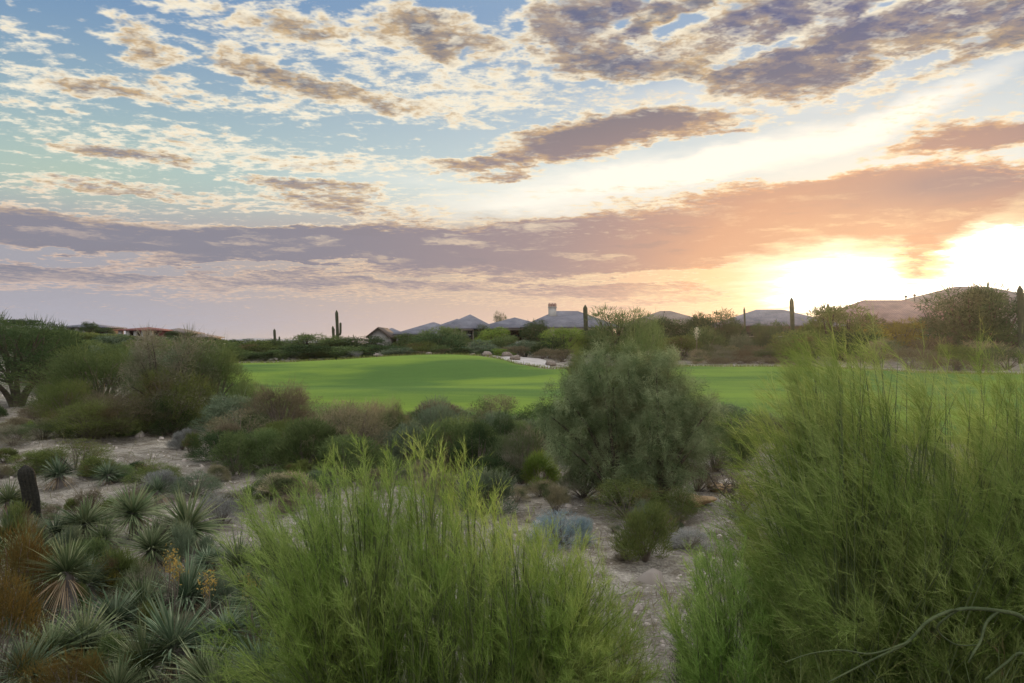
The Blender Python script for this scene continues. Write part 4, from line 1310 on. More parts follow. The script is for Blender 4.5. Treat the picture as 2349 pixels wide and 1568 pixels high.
# dead shrub with a pale stem
def dead_shrub():
    x, y, _ = at(1800, 8.3)
    root = empty('dead_shrub', (x, y, ground_z(x, y)))
    tag(root, 'dead grey brown twisted shrub leaning left beside the tall green shrub', 'shrub')
    rng = np.random.default_rng(7)
    def P(px, py, d): 
        q = at(px, d, py); return np.array((q[0] - x, q[1] - y, q[2] - root.location.z))
    g = Geo(); t = Geo()
    main = [P(1830, 1400, 8.3), P(1770, 1320, 8.3), P(1730, 1240, 8.3), P(1700, 1190, 8.3), P(1685, 1150, 8.3), P(1660, 1110, 8.3)]
    g.tube(np.array(main), np.linspace(.028, .010, 6), 6)
    g.tube(qcurve(main[1], P(1770, 1250, 8.2), P(1750, 1160, 8.2)), np.linspace(.014, .005, 6), 5)
    g.tube(qcurve(main[3], P(1720, 1140, 8.3), P(1765, 1130, 8.2)), np.linspace(.012, .004, 6), 5)
    g.tube(qcurve(main[4], P(1650, 1140, 8.3), P(1625, 1085, 8.2)), np.linspace(.010, .004, 6), 5)
    for (a, b, n, ln) in ((main[3], P(1690, 1115, 8.3), 420, .13), (P(1650, 1110, 8.3), P(1765, 1125, 8.3), 520, .11), (main[1], main[2], 900, .12), (main[0], main[1], 500, .12)):
        s = rng.random(n)[:, None]
        pos = a + (b - a) * s + rng.normal(size=(n, 3)) * .07
        t.ribbons(pos, rng.normal(size=(n, 3)) + np.array([0, 0, .2]), ln * rng.uniform(.4, 1.2, n), .009, bend=rng.normal(size=(n, 3)) * .3, segs=2, rng=rng)
    link('stems', g.mesh('stems', [M_DEAD], True), root)
    link('twigs', t.mesh('twigs', [G('dead_twig', [(.055, .043, .036), (.095, .078, .062), (.16, .135, .11)], .1)]), root)
dead_shrub()

# ---------------- yuccas
YH = {}
def yucca(px, py, d, rpx, label, fol=F_YUCCA, seed=0, name='yucca', n=300, tilt=(0, 0), wid=.045, trunk=None, stiff=1.0):
    if trunk is not True:
        d = dep(py + .55 * rpx, px)
    x, y, z = at(px, d, py)
    gz = ground_z(x, y)
    z = max(z, gz + .05)
    Rr = rpx / F * d * 1.02
    key = (seed, fol.name, n)
    if key not in YH:
        gk = (seed, n)
        g, dr = yucca_head(seed + 30, n=n, wid=wid * .66, stiff=stiff)
        YH[key] = (g.mesh('leaves', [fol]), dr.mesh('dry_leaves', [F_DRY]))
    a, b = YH[key]
    root = empty(name, (x, y, z), 0)
    tag(root, label, 'yucca', 'yuccas in the lower left')
    for nm, me in (('leaves', a), ('dry_leaves', b)):
        o = link(nm, me, root); o.scale = (Rr, Rr, Rr * (.9 + .25 * math.sin(px * 1.7))); o.rotation_euler = (tilt[1] + .22 * math.sin(px), tilt[0] + .22 * math.cos(px * .7), seed * 1.3 + px)
    t = Geo(); hgt = z - gz + .1
    if hgt > .12:
        t.tube(qcurve((0.04, 0, -hgt), (.05 + tilt[0] * .1, 0, -hgt * .5), (0, 0, .02), 6), np.linspace(.085, .06, 6) * (.7 + Rr), 9)
        link('trunk', t.mesh('trunk', [M_TRUNK_Y], True), root)
    return root
yucca(195, 1205, 9.4, 110, 'full round yucca, the left one of the pair behind the reddish litter', seed=0)
yucca(305, 1180, 9.9, 96, 'round yucca with pale leaf tips, between the left round one and the spiky right one', seed=1)
yucca(430, 1215, 9.2, 108, 'spiky dark green yucca with pale dead leaves under it, rightmost of the back trio', seed=2)
yucca(345, 1262, 8.6, 78, 'small upright yucca in the gap below the back trio', seed=3)
yucca(238, 1238, 9.0, 60, 'small yucca half hidden below the left round one', seed=2)
yucca(152, 1318, 9.6, 100, 'yellowing yucca with a thick grey bare trunk', seed=1, trunk=True)
yucca(128, 1225, 8.6, 80, 'bluish yucca fan leaning left above the yellowing one', F_YUCCA_B, 3, tilt=(-.3, 0))
yucca(635, 1400, 6.9, 130, 'wide yucca spread against the left side of the big feathery shrub', seed=0)
yucca(400, 1490, 6.2, 145, 'largest yucca, bluish green, bottom row centre left', F_YUCCA_B, 2, n=240)
yucca(262, 1425, 6.8, 120, 'soft bluish yucca just left of and behind the largest one', F_YUCCA_B, 1)
yucca(430, 1372, 7.3, 108, 'grey green yucca with long pale leaves behind the largest one', F_YUCCA_B, 0)
yucca(548, 1300, 8.1, 88, 'dark shaded yucca above the wide one', F_YUCCA, 3)
yucca(118, 1500, 6.0, 130, 'dark yucca low among the rusty brush at the left', seed=3)
yucca(600, 1555, 5.8, 120, 'bluish yucca at the bottom edge right of the largest one', F_YUCCA_B, 1)
yucca(500, 1600, 5.6, 120, 'yucca cut by the bottom edge below the largest one', F_YUCCA, 0)
yucca(270, 1590, 5.6, 110, 'yucca cut by the bottom edge left of the largest one', F_YUCCA, 2)
yucca(700, 1500, 6.1, 90, 'yucca swallowed by the left skirts of the big feathery shrub', F_YUCCA, 3)
yucca(20, 1150, 12.5, 62, 'small upright yucca left of the dark little cactus', F_YUCCA, 2)
yucca(135, 1090, 13.2, 62, 'yucca with silvery leaf fan behind the dark little cactus', F_YUCCA_B, 0)
yucca(248, 1092, 13.4, 46, 'small yucca beside the olive brush, first right of the silvery fan', F_YUCCA_B, 3)
yucca(1085, 1150, 9.5, 60, 'dark green yucca tips behind the middle of the big feathery shrub', F_YUCCA, 0)

for i, (px, py, r_, lab) in enumerate([
        (60, 1290, 90, 'half buried yucca between the rusty brush and the yellowing one'), (200, 1345, 80, 'low yucca right behind the grey bare trunk'),
        (330, 1400, 95, 'slim leaved yucca between the soft bluish one and the grey green one'), (520, 1450, 105, 'bluish yucca between the largest one and the wide one'),
        (190, 1480, 110, 'shaggy yucca left of the largest one'), (50, 1420, 100, 'yucca at the left edge half way down the rusty brush'),
        (560, 1350, 80, 'small yucca tucked above the wide one'), (480, 1290, 70, 'small yucca below the spiky dark green one'),
        (330, 1530, 110, 'yucca low in front of the largest one, left side'), (60, 1550, 110, 'bottom left corner yucca among rusty twigs'),
        (270, 1310, 70, 'small yucca left of the small upright one'), (700, 1400, 90, 'yucca fan poking out of the left flank of the feathery shrub'),
        (20, 1230, 70, 'yucca behind the rusty brush at the left edge'), (360, 1130, 50, 'small yucca behind the back trio beside the dome shaped bush'), (470, 1560, 110, 'yucca at the bottom edge, second right of the largest one')]):
    yucca(px, py, 0, r_, lab, [F_YUCCA, F_YUCCA_B][i % 2], i % 4)

for i in range(26):
    px = 20 + 700 * ((i * .618034) % 1); row = 1230 + 330 * ((i * .4142) % 1)
    k = i % 4
    plant(['tuft', 'airy', 'tuft', 'brush'][k], [F_OLIVE, F_GREYTAN, F_BLUEG, F_GREEN][k], px, row - 62, row + 40, 95 + 30 * math.sin(i), ['olive grass tuft', 'dead grey twigs', 'grey green grass tuft', 'green brush'][k] + ' among the yuccas, ' + ('back' if row < 1330 else 'middle' if row < 1450 else 'front') + (' left' if px < 240 else ' centre' if px < 480 else ' right'), group='undergrowth among the yuccas')

# small dark column cactus leaning left
def small_cactus():
    dd = dep(1205, 74); x, y, z = at(80, dd, 1195)
    gz = ground_z(x, y)
    root = empty('column_cactus', (x, y, gz))
    h = CAMH + (784 - 1068) / F * dd - gz
    me = saguaro_mesh(h, 14.5 / F * dd, (), M_SAG_D, tilt=-.16, ribs=12)
    link('stem', me, root)
    tag(root, 'short dark ridged cactus column leaning left among yuccas', 'cactus')
small_cactus()

# rusty brush on the left edge
plant('airy', F_RUST, 40, 1205, 1440, 170, 'rusty golden brush at the left edge beside the yellowing yucca')
plant('airy', F_RUST, -10, 1330, 1620, 220, 'dense rust brown brush filling the bottom left corner')
plant('airy', F_RUST, 160, 1490, 1640, 170, 'low reddish brush at the bottom edge near the left corner')
plant('round', F_GOLD, 232, 1300, 1370, 90, 'small mustard yellow bush between the yellowing yucca and the dark litter')
plant('airy', F_GREYTAN, 320, 1310, 1400, 130, 'dead grey brown twigs under the back trio of yuccas')
plant('tuft', F_GREY, 700, 1290, 1350, 100, 'pale dry grass tuft inside the left of the big feathery shrub')

def flowers(px, py, d, label, seed):
    rng = np.random.default_rng(seed)
    x, y, z = at(px, d, py); gz = ground_z(x, y)
    root = empty('yellow_flower', (x, y, gz)); h = z - gz
    tag(root, label, 'flower', 'yellow flower heads among the yuccas')
    g = Geo(); s = Geo(); n = 110
    P = np.array([0, 0, h]) + rng.normal(size=(n, 3)) * np.array([.055, .05, .075])
    g.ribbons(P, rng.normal(size=(n, 3)), .035, .022, segs=1, rng=rng, shape='leaf')
    for i in range(6):
        p = np.array([0, 0, h]) + rng.normal(size=3) * .05
        s.tube(qcurve((rng.normal() * .05, 0, 0), (0, 0, h * .5), p), .004, 4, False)
    link('blossoms', g.mesh('blossoms', [F_YELLOW]), root); link('stems', s.mesh('stems', [M_TWIG]), root)
flowers(402, 1302, 9.6, 'yellow flower cluster in front of the spiky right yucca', 1)
flowers(388, 1285, 9.7, 'paler yellow blooms just above the brightest flower cluster', 4)
flowers(578, 1345, 8.8, 'small yellow bloom above the wide yucca', 2)
flowers(478, 1338, 9.2, 'faint yellow green bloom right of the grey green yucca', 3)

# ---------------- middle distance left
plant('round', F_OLIVE, 175, 1010, 1085, 150, 'olive yellow rounded bush in front of the bare sand on the left')
plant('leafy', F_OLIVE, 85, 1035, 1090, 120, 'dull olive bush left of the yellow olive one')
plant('brush', F_OLIVE, 232, 1050, 1100, 100, 'thin olive brush with tan tips right of the yellow olive bush')
plant('round', F_OLIVE, 352, 1056, 1122, 112, 'tidy dome shaped olive bush standing alone on the sand')
plant('brush', F_GREY, 372, 1080, 1135, 70, 'small grey shrub in front of the dome shaped bush')
plant('airy', F_BLUEG, 448, 1085, 1140, 100, 'low slate blue green shrub right of the dome shaped bush')
plant('airy', F_GREY, 505, 1130, 1205, 110, 'pale grey twiggy shrub at the left foot of the big feathery shrub')
plant('leafy', F_GREEN, 540, 990, 1092, 110, 'dense green bush with rounded top right of the sandy clearing')
plant('leafy', F_GREEN, 615, 985, 1085, 120, 'twin of the dense green bush, nearer the middle')
plant('tuft', F_OLIVE, 440, 1000, 1045, 46, 'yellow green grass clump at the edge of the sandy clearing')
plant('tuft', F_BRIGHT, 66, 970, 1012, 34, 'lone bright grass clump on the pale sand at the far left')
plant('brush', F_GREY, 418, 985, 1030, 60, 'small pale grey shrub on the sandy clearing')
plant('airy', F_GREYTAN, 100, 960, 1010, 100, 'thin grey brush in front of the brown thicket at the left')
plant('airy', F_GREYTAN, 30, 975, 1030, 90, 'fallen grey twigs on the sand at the left edge')
# the thicket
plant('bigtree', F_DARK, 40, 738, 930, 330, 'dark wide tree with leaning forked trunks at the left edge', seed=0, deep=.8)
plant('tree', F_DARK, 128, 745, 900, 150, 'dark tree crown touching the right side of the leaning tree')
plant('leafy', F_BROWN, 128, 845, 905, 60, 'small brown shrub glimpsed right of the dark forked trunks')
plant('fine', F_GREEN, 225, 800, 960, 270, 'soft green feathery tree shaped shrub left of the tall bare twigged one', seed=0)
plant('fine', F_OLIVE, 150, 875, 985, 140, 'dull green shrub low at the left end of the thicket', seed=1)
plant('fine', F_BROWN, 270, 905, 1003, 230, 'brownish shrub with rusty twigs at the front of the thicket', seed=1)
plant('fine', F_OLIVE, 215, 920, 1012, 210, 'dark olive shrub at the foot of the thicket above the sand', seed=0)
plant('bigtree', F_GREYTAN, 395, 768, 985, 240, 'tall ragged shrub with pale dead twigs above the green thicket', seed=1)
plant('fine', F_OLIVE, 400, 850, 992, 200, 'dark green shrub under the ragged pale twigged one', seed=1)
plant('fine', F_GREEN, 485, 800, 975, 170, 'light green feathery shrub where the thicket meets the green', seed=0)
plant('leafy', F_DARK, 385, 905, 998, 120, 'near black shrub at the base of the ragged tall one')
plant('leafy', F_BLUEG, 540, 905, 1005, 150, 'blue green shrub in front of the left end of the green')
plant('fine', F_BROWN, 645, 885, 1010, 170, 'brown grey twiggy shrub standing before the green', seed=0)
plant('leafy', F_DARK, 590, 945, 1015, 90, 'dark hollow shrub left of the brown grey one')
plant('airy', F_GREEN, 570, 880, 990, 120, 'thin green shrub left behind the brown grey one')
# middle
plant('fine', F_TANPINK, 800, 925, 1062, 230, 'broad shrub tipped with tan seed heads in front of the green', seed=1)
plant('brush', F_GREEN, 700, 965, 1085, 150, 'green shrub between the tan tipped one and the twin green bushes')
plant('fine', F_TANPINK, 885, 922, 1035, 100, 'thin topped brush reaching into the green right of the tan tipped shrub')
plant('leafy', F_GREEN, 800, 1000, 1095, 180, 'green shrub low in front of the tan tipped one')
plant('airy', F_BLUEG, 1000, 912, 1035, 110, 'bluish upright shrub overlapping the lower edge of the green')
plant('leafy', F_GREEN, 1030, 958, 1075, 150, 'mid green shrub just left of the black green one')
plant('leafy', F_DARK, 1095, 970, 1090, 110, 'black green shrub in the middle below the green')
plant('airy', F_DARK, 1155, 942, 1050, 60, 'small near black bush poking up between dark shrubs and grey twigs')
plant('leafy', F_BLUEG, 935, 970, 1070, 110, 'grey green shrub left of the bluish upright one')
plant('airy', F_GREYTAN, 1200, 978, 1105, 140, 'grey tan twiggy shrub left of the big middle tree')
plant('brush', F_BRIGHT, 1243, 1040, 1120, 85, 'small fresh green bush at the left foot of the big middle tree')
plant('leafy', F_DARK, 1130, 1045, 1120, 140, 'dark low shrub below the grey tan twigs')
plant('brush', F_TANPINK, 1020, 1085, 1150, 80, 'little orange tan bush behind the top whips of the feathery shrub')
plant('brush', F_BLUEG, 1120, 1082, 1185, 160, 'grey green bushy tuft right behind the feathery shrub')
plant('brush', F_TANPINK, 665, 1085, 1160, 130, 'yellow tan bush behind the left of the feathery shrub')
plant('airy', F_GREYTAN, 1340, 1065, 1150, 110, 'grey brown twigs in front of the big middle tree on its left')
plant('tuft', F_TANPINK, 1275, 1120, 1185, 70, 'straw coloured tuft above the pale blue shrub')
plant('round', F_OLIVE, 1440, 1098, 1195, 190, 'low wide moss green bush in front of the middle tree')
plant('round', F_OLIVE, 1560, 1118, 1195, 105, 'low moss green bush right of the wide one')
plant('airy', F_BLUE, 1285, 1172, 1262, 125, 'pale blue soft shrub behind the right end of the feathery shrub', name='blue_shrub', seed=0)
plant('airy', F_BLUE, 1340, 1186, 1262, 50, 'right lobe of pale blue leaves beside the soft blue shrub', name='blue_shrub', seed=1)
plant('brush', F_OLIVE, 1480, 1155, 1290, 140, 'brownish green bush with a mint green crest on the gravel clearing')
plant('round', F_BLUEG, 1475, 1145, 1240, 70, 'mint green crest plant growing on the brownish gravel bush')
plant('airy', F_GREYTAN, 1500, 1040, 1110, 130, 'grey scrub at the foot of the big middle tree on its right')
plant('airy', F_BROWN, 1600, 1060, 1130, 90, 'brown twigs right of the big middle tree near the orange rocks')
plant('airy', F_GREEN, 1640, 1000, 1090, 120, 'green shrub between the big middle tree and the tall right hand shrub')
plant('airy', F_GREY, 1580, 1215, 1262, 110, 'low pale grey brush on the gravel by the dead shrub')
plant('round', F_DARK, 1600, 1350, 7.2, 110, 'small dark olive bush on the gravel left of the low light green shrub')
plant('tuft', F_GREY, 1720, 1160, 1240, 90, 'dry grey grass behind the dead shrub')
plant('brush', F_GREEN, 1700, 985, 1080, 110, 'green brush behind the left flank of the tall right hand shrub')
plant('tuft', F_OLIVE, 250, 1150, 1195, 60, 'short olive tuft behind the back trio of yuccas')
plant('tuft', F_TANPINK, 60, 1190, 1240, 90, 'dry tan tuft at the foot of the dark little cactus')
plant('airy', F_BROWN, 205, 1125, 1190, 80, 'reddish brown litter bush left of the sandy track')
# cholla's yellowish neighbours behind
plant('fine', F_GREEN, 1475, 750, 22.0, 150, 'yellowish olive shrub whose top rises over the big middle tree', seed=1)
plant('fine', F_OLIVE, 1325, 800, 25.0, 70, 'narrow olive shrub rising behind the left shoulder of the big middle tree', seed=0)
plant('brush', F_BRIGHT, 1440, 840, 21.5, 110, 'bright yellow green spray just above the big middle tree crown')

# ------------------------------------------------------------------ the big dense tree in the middle
def centre_tree():
    rng = np.random.default_rng(12)
    d = 17.0
    x, y, _ = at(1450, d); gz = ground_z(x, y)
    root = empty('desert_tree', (x, y, gz - .03))
    tag(root, 'big dense sage green tree with hanging fuzzy foliage standing alone before the green', 'tree')
    s = d / F
    def loc(px, py): return np.array([(px - 1450) * s, 0, CAMH + (784 - py) * s - gz])
    lobes = [(1300, 910, 52), (1345, 865, 54), (1285, 965, 40), (1405, 885, 60), (1465, 860, 56), (1535, 872, 58), (1590, 920, 50), (1400, 960, 66), (1490, 940, 70), (1565, 980, 60),
             (1330, 1000, 50), (1430, 1030, 60), (1525, 1035, 52), (1612, 965, 36), (1370, 850, 36), (1500, 838, 36), (1350, 915, 52), (1390, 1055, 44), (1570, 1035, 40), (1440, 842, 34),
             (1460, 905, 64), (1540, 930, 56), (1360, 1050, 40), (1450, 1080, 46), (1520, 1085, 40), (1340, 960, 50), (1600, 1000, 34), (1320, 1040, 32), (1420, 985, 60), (1490, 1000, 56),
             (1390, 810, 26), (1455, 812, 24), (1545, 820, 28),
             (1285, 1010, 36), (1310, 1075, 34), (1365, 1090, 38), (1610, 1010, 34), (1590, 1070, 34), (1545, 1090, 36), (1410, 1100, 34), (1485, 1105, 34), (1262, 950, 30), (1628, 930, 28)]
    st = Geo(); lf = Geo()
    feet = [np.array([(p - 1450) * s, rng.uniform(-.25, .25), -.02]) for p in (1415, 1455, 1480, 1510)]
    for (px, py, r) in lobes:
        c = loc(px, py); r = r * (1.0 if py < 880 else 1.1); R_ = r * s
        c[1] = rng.uniform(-.6, .6)
        f = feet[int(np.argmin([abs(q[0] - c[0]) + rng.random() * .2 for q in feet]))]
        st.tube(qcurve(f, f + (c - f) * np.array([.25, .25, .6]), c, 8), np.linspace(.06, .015, 8), 6, False)
        # hanging sprays: small clumps, each a fan of short fine twigs
        nc = int(95 * (r / 55) ** 2)
        u = unit(rng.normal(size=(nc, 3)))
        C = c + u * (R_ * rng.uniform(.25, 1.08, nc) ** .7)[:, None]
        m = 46
        P = np.repeat(C, m, 0) + rng.normal(size=(nc * m, 3)) * np.array([.05, .05, .085])
        ax = np.repeat(unit(u * .55 + np.array([0, 0, .15]) + rng.normal(size=(nc, 3)) * .5), m, 0)
        D = ax + rng.normal(size=(nc * m, 3)) * .55
        lf.ribbons(P, D, rng.uniform(.05, .13, nc * m), rng.uniform(.010, .017, nc * m), bend=np.array([[0, 0, -.35]]) * rng.random((nc * m, 1)), segs=1, rng=rng, shape='leaf')
    for f in feet:
        st.tube(qcurve(f + (0, 0, -.05), f + rng.normal(size=3) * .08 + (0, 0, .5), f + rng.normal(size=3) * .15 + (0, 0, 1.2)), np.linspace(.08, .045, 6), 8, False)
    link('trunk', st.mesh('trunk', [M_BARK], True), root)
    link('crown', lf.mesh('crown', [F_CENTRE]), root)
centre_tree()

# ------------------------------------------------------------------ saguaros
def saguaro(px, top, d, r, label, arms=(), tilt=0.0, seed=0):
    x, y, z = at(px, d, top); gz = ground_z(x, y)
    h = z - gz + .2
    o = empty('saguaro', (x, y, gz - .2), 0)
    link('cactus_stem', saguaro_mesh(h, r, arms, tilt=tilt), o)
    tag(o, label, 'cactus', 'saguaros on the skyline')
k95 = 95 / F
saguaro(773, 712, 95, .17, 'tallest saguaro, slim with short upright arms, above the left trees', [(2.6, .42, 1.5, .12), (2.3, -.4, 1.1, .12)])
saguaro(630, 755, 95, .14, 'small armless saguaro at the left end of the dark trees')
saguaro(764, 748, 93, .12, 'short saguaro close on the left of the tallest one')
saguaro(641, 772, 97, .09, 'tiny cactus tip just right of the small armless saguaro')
saguaro(1342, 700, 92, .23, 'plain straight saguaro right of the chimney', tilt=.012)
saguaro(1816, 683, 86, .21, 'tall straight saguaro against the glow left of the sun', tilt=.006)
saguaro(1708, 705, 99, .10, 'thin cactus tip behind the trees left of the glowing saguaro')
saguaro(1707 + 0, 745, 98, .10, 'stubby cactus before the brown walled house')
saguaro(1900, 696, 96, .16, 'small cactus tip sticking out of the olive tree top beside the sun')
saguaro(2341, 655, 78, .24, 'saguaro at the right edge in front of the dark tree')

# ------------------------------------------------------------------ far trees and shrubs beyond the green
FT = 'trees beyond the green'
for a in [
    ('tree', F_DARK, 556, 776, 104, 70, 'round dark tree first right of the hill foot'),
    ('farleaf', F_GREEN, 556, 805, 84, 120, 'low green hedge like shrub under the round dark tree'),
    ('farleaf', F_DARK, 610, 808, 82, 60, 'small dark bush at the left tip of the green'),
    ('tree', F_GREEN, 660, 774, 96, 110, 'green tree right of the small armless saguaro'),
    ('tree', F_DARK, 615, 782, 98, 80, 'dark tree just left of the small armless saguaro'),
    ('tree', F_GREEN, 715, 766, 92, 100, 'bushy green tree left of the tallest saguaro'),
    ('tree', F_GREEN, 775, 768, 90, 90, 'green tree at the foot of the tallest saguaro'),
    ('tree', F_DARK, 835, 772, 90, 120, 'dark bushy tree right of the tallest saguaro'),
    ('farleaf', F_DARK, 700, 790, 84, 130, 'dark shrub row front at the left rim of the green'),
    ('farleaf', F_GREEN, 790, 795, 84, 120, 'green shrub below the tallest saguaro'),
    ('farbrush', F_GREY, 812, 806, 82, 40, 'pale grey shrub at the left rim of the green'),
    ('farleaf', F_DARK, 880, 792, 85, 110, 'dark shrub in front of the gabled wing'),
    ('farleaf', F_BLUEG, 917, 798, 82.5, 70, 'blue green bush on the rim of the green by the white rock'),
    ('tree', F_GREEN, 950, 766, 97, 90, 'green tree hiding the long house, left one'),
    ('wispy', F_GREEN, 1000, 752, 94, 110, 'loose green tree hiding the long house, taller right one'),
    ('wispy', F_GREEN, 1040, 752, 95, 80, 'pointed green tree left of the narrow windows'),
    ('farleaf', F_DARK, 1010, 768, 90, 110, 'dark shrub at the foot of the loose green tree'),
    ('farbrush', F_OLIVE, 975, 785, 86, 80, 'olive brush in front of the loose green trees'),
    ('farbrush', F_BROWN, 960, 806, 83, 100, 'brown brush on the rim above the crest of the green'),
    ('farbrush', F_BROWN, 1040, 800, 84, 90, 'reddish brown brush behind the crest of the green'),
    ('farleaf', F_BLUEG, 1085, 795, 84, 70, 'blue green shrub left of the flat pink boulder'),
    ('farleaf', F_BLUEG, 1108, 780, 88, 60, 'grey green shrub below the narrow windows'),
    ('tree', F_BRIGHT, 1135, 752, 101, 74, 'bright green small tree before the shaded porch'),
    ('farleaf', F_GREEN, 1160, 770, 96, 70, 'green shrub before the low grey green garden wall'),
    ('farleaf', F_BRIGHT, 1150, 800, 86, 50, 'fresh green bush above the flat pink boulder'),
    ('farbrush', F_BROWN, 1185, 795, 87, 70, 'brown bush at the top of the sand wash'),
    ('farleaf', F_BLUEG, 1205, 782, 90, 90, 'grey green shrub at the top of the sand wash'),
    ('farleaf', F_DARK, 1105, 745, 105, 34, 'narrow dark shrub at the porch corner'),
    ('tree', F_DARK, 1232, 736, 97, 70, 'dark rounded tree left of the chimney house'),
    ('tree', F_BRIGHT, 1292, 752, 88, 100, 'round light green tree in front of the chimney house'),
    ('farleaf', F_DARK, 1262, 775, 84, 70, 'dark shrub left of the round light green tree'),
    ('farbrush', F_BROWN, 1245, 800, 79, 50, 'brown tangle at the right side of the sand wash'),
    ('farbrush', F_BROWN, 1290, 802, 76, 70, 'reddish brush under the round light green tree'),
    ('tree', F_GREEN, 1380, 752, 90, 90, 'green tree just right of the plain straight saguaro'),
    ('wispy', F_GREEN, 1430, 708, 88, 150, 'tall wispy tree with bare twigs over its crown'),
    ('tree', F_DARK, 1500, 728, 91, 120, 'dark green tree right of the wispy one'),
    ('farleaf', F_GREEN, 1400, 770, 84, 110, 'green shrub below the wispy tree'),
    ('tree', F_DARK, 1570, 735, 93, 100, 'dark tree under the long tan roof'),
    ('farleaf', F_OLIVE, 1560, 770, 84, 90, 'olive shrub below the long tan roof'),
    ('tree', F_DARK, 1638, 708, 92, 118, 'dark rounded tree left of the brown walled house'),
    ('farleaf', F_GREEN, 1620, 752, 86, 90, 'green shrub in front of the dark rounded tree'),
    ('tree', F_DARK, 1748, 742, 94, 62, 'small black green tree before the brown walled house'),
    ('farleaf', F_DARK, 1790, 738, 97, 52, 'dark shrub left of the glowing saguaro'),
    ('farleaf', F_BLUEG, 1700, 770, 84, 50, 'grey green shrub with pale flowers before the brown wall'),
    ('tree', F_OLIVE, 1925, 700, 85, 172, 'olive tree lit golden under the sun'),
    ('tree', F_OLIVE, 1870, 728, 87, 80, 'olive tree right of the glowing saguaro'),
    ('farleaf', F_OLIVE, 1835, 762, 79, 130, 'greyish olive shrub in front of the glowing saguaro'),
    ('farleaf', F_DARK, 1950, 760, 82, 120, 'dark shrub under the golden olive tree'),
    ('wispy', F_GOLD, 2055, 735, 88, 130, 'golden backlit bush before the pinkish roof'),
    ('farleaf', F_GOLD, 1990, 745, 84, 90, 'mustard bush between the golden olive tree and the pinkish roof'),
    ('tree', F_DARK, 2210, 660, 86, 185, 'big dark tree right of the pinkish roof'),
    ('tree', F_DARK, 2300, 650, 84, 180, 'second dark tree grown into the big one at the right edge'),
    ('farbrush', F_BROWN, 2120, 745, 93, 110, 'brown twigs over the long garden wall'),
    ('farleaf', F_OLIVE, 2190, 790, 70, 110, 'olive bush on the dry slope below the long garden wall'),
    ('farbrush', F_TANPINK, 2260, 785, 72, 110, 'straw brush below the long garden wall, near the right edge'),
    ('farbrush', F_BROWN, 2090, 800, 69, 100, 'brown brush beside the cart path on the right'),
    ('farbrush', F_BROWN, 2190, 828, 65, 120, 'dark brown brush hugging the cart path far right'),
    ('farbrush', F_TANPINK, 2010, 780, 75, 110, 'tan brush under the mustard bush'),
    ('farbrush', F_BROWN, 2140, 775, 80, 100, 'brown scrub against the long garden wall'),
    ('farbrush', F_GREYTAN, 2310, 800, 68, 110, 'greyish brush at the right edge above the cart path'),
    ('wispy', F_GREYTAN, 1148, 718, 135, 34, 'thin treetop peeking over the roof ridge right of the pyramid roof'),
    ('farleaf', F_DARK, 1340, 760, 100, 60, 'dark shrub under the plain straight saguaro'),
]:
    plant(*a, group=FT if a[0] in TREES else 'shrubs beyond the green')

# brown dry mounds between the green and the brown wall
rng = np.random.default_rng(5)
mound_lab = [c + ' bush in the low dry row beyond the cart path' for c in ('dry brown', 'straw coloured', 'greyish tan')]
for i in range(16):
    px = 1590 + i * 17 + rng.uniform(-6, 6); d = [75.5, 79, 83][i % 3] + rng.uniform(-.6, .6)
    plant('farbrush', [F_BROWN, F_TANPINK, F_GREYTAN][(_k := int(rng.integers(3)))], px, (822, 806, 792)[i % 3] + rng.uniform(-4, 4), d, rng.uniform(50, 78), mound_lab[int(_k)], group='dry bushes beyond the cart path')
rim_lab = ['small ' + c + ' bush in the ragged row on the far rim of the green' for c in ('green', 'olive', 'dark', 'bluish green')]
for i in range(14):
    px = 640 + i * 37 + rng.uniform(-12, 12)
    d = float(edge(FAR_EDGE, px)) + rng.uniform(2.5, 6)
    gz = ground_z(*at(px, d)[:2]); pyg = 784 + (CAMH - gz) / d * F
    plant('farleaf', [F_GREEN, F_OLIVE, F_DARK, F_BLUEG][(_k := int(rng.integers(4)))], px, pyg - rng.uniform(14, 26), d, rng.uniform(34, 60), rim_lab[_k], group='scrub on the rim of the green')
# scrub on the left hill and behind the thicket
hill_lab = [c + ' scrub bush on the slope below the hill houses' for c in ('green', 'dark', 'blackish green', 'olive', 'bluish')]
for i in range(70):
    px = rng.uniform(-60, 560); d = rng.uniform(92, 134)
    x, y, _ = at(px, d); gz = ground_z(x, y)
    h = rng.uniform(1.2, 3.0)
    top = 784 - (gz + h - CAMH) / d * F
    lim = np.interp(px, [-60, 130, 270, 350, 460, 560], [742, 756, 766, 768, 776, 786])
    if top < lim: top = lim + rng.uniform(0, 6)
    if 784 - (gz + .5 - CAMH) / d * F < top: continue
    plant('farleaf', [F_GREEN, F_DARK, F_DARK, F_OLIVE, F_BLUEG][(_k := int(rng.integers(5)))], px, top, d, rng.uniform(45, 90), hill_lab[1 if _k == 2 else _k] + (' at the far left' if px < 100 else ', under the grey roof' if px < 230 else ', under the red roof' if px < 350 else ', under the tan roofs' if px < 460 else ', at its right foot'), group='scrub on the left hill')
near_lab = [c + ' bush between thicket and hill' for c in ('green', 'olive', 'soft green', 'bluish green')]
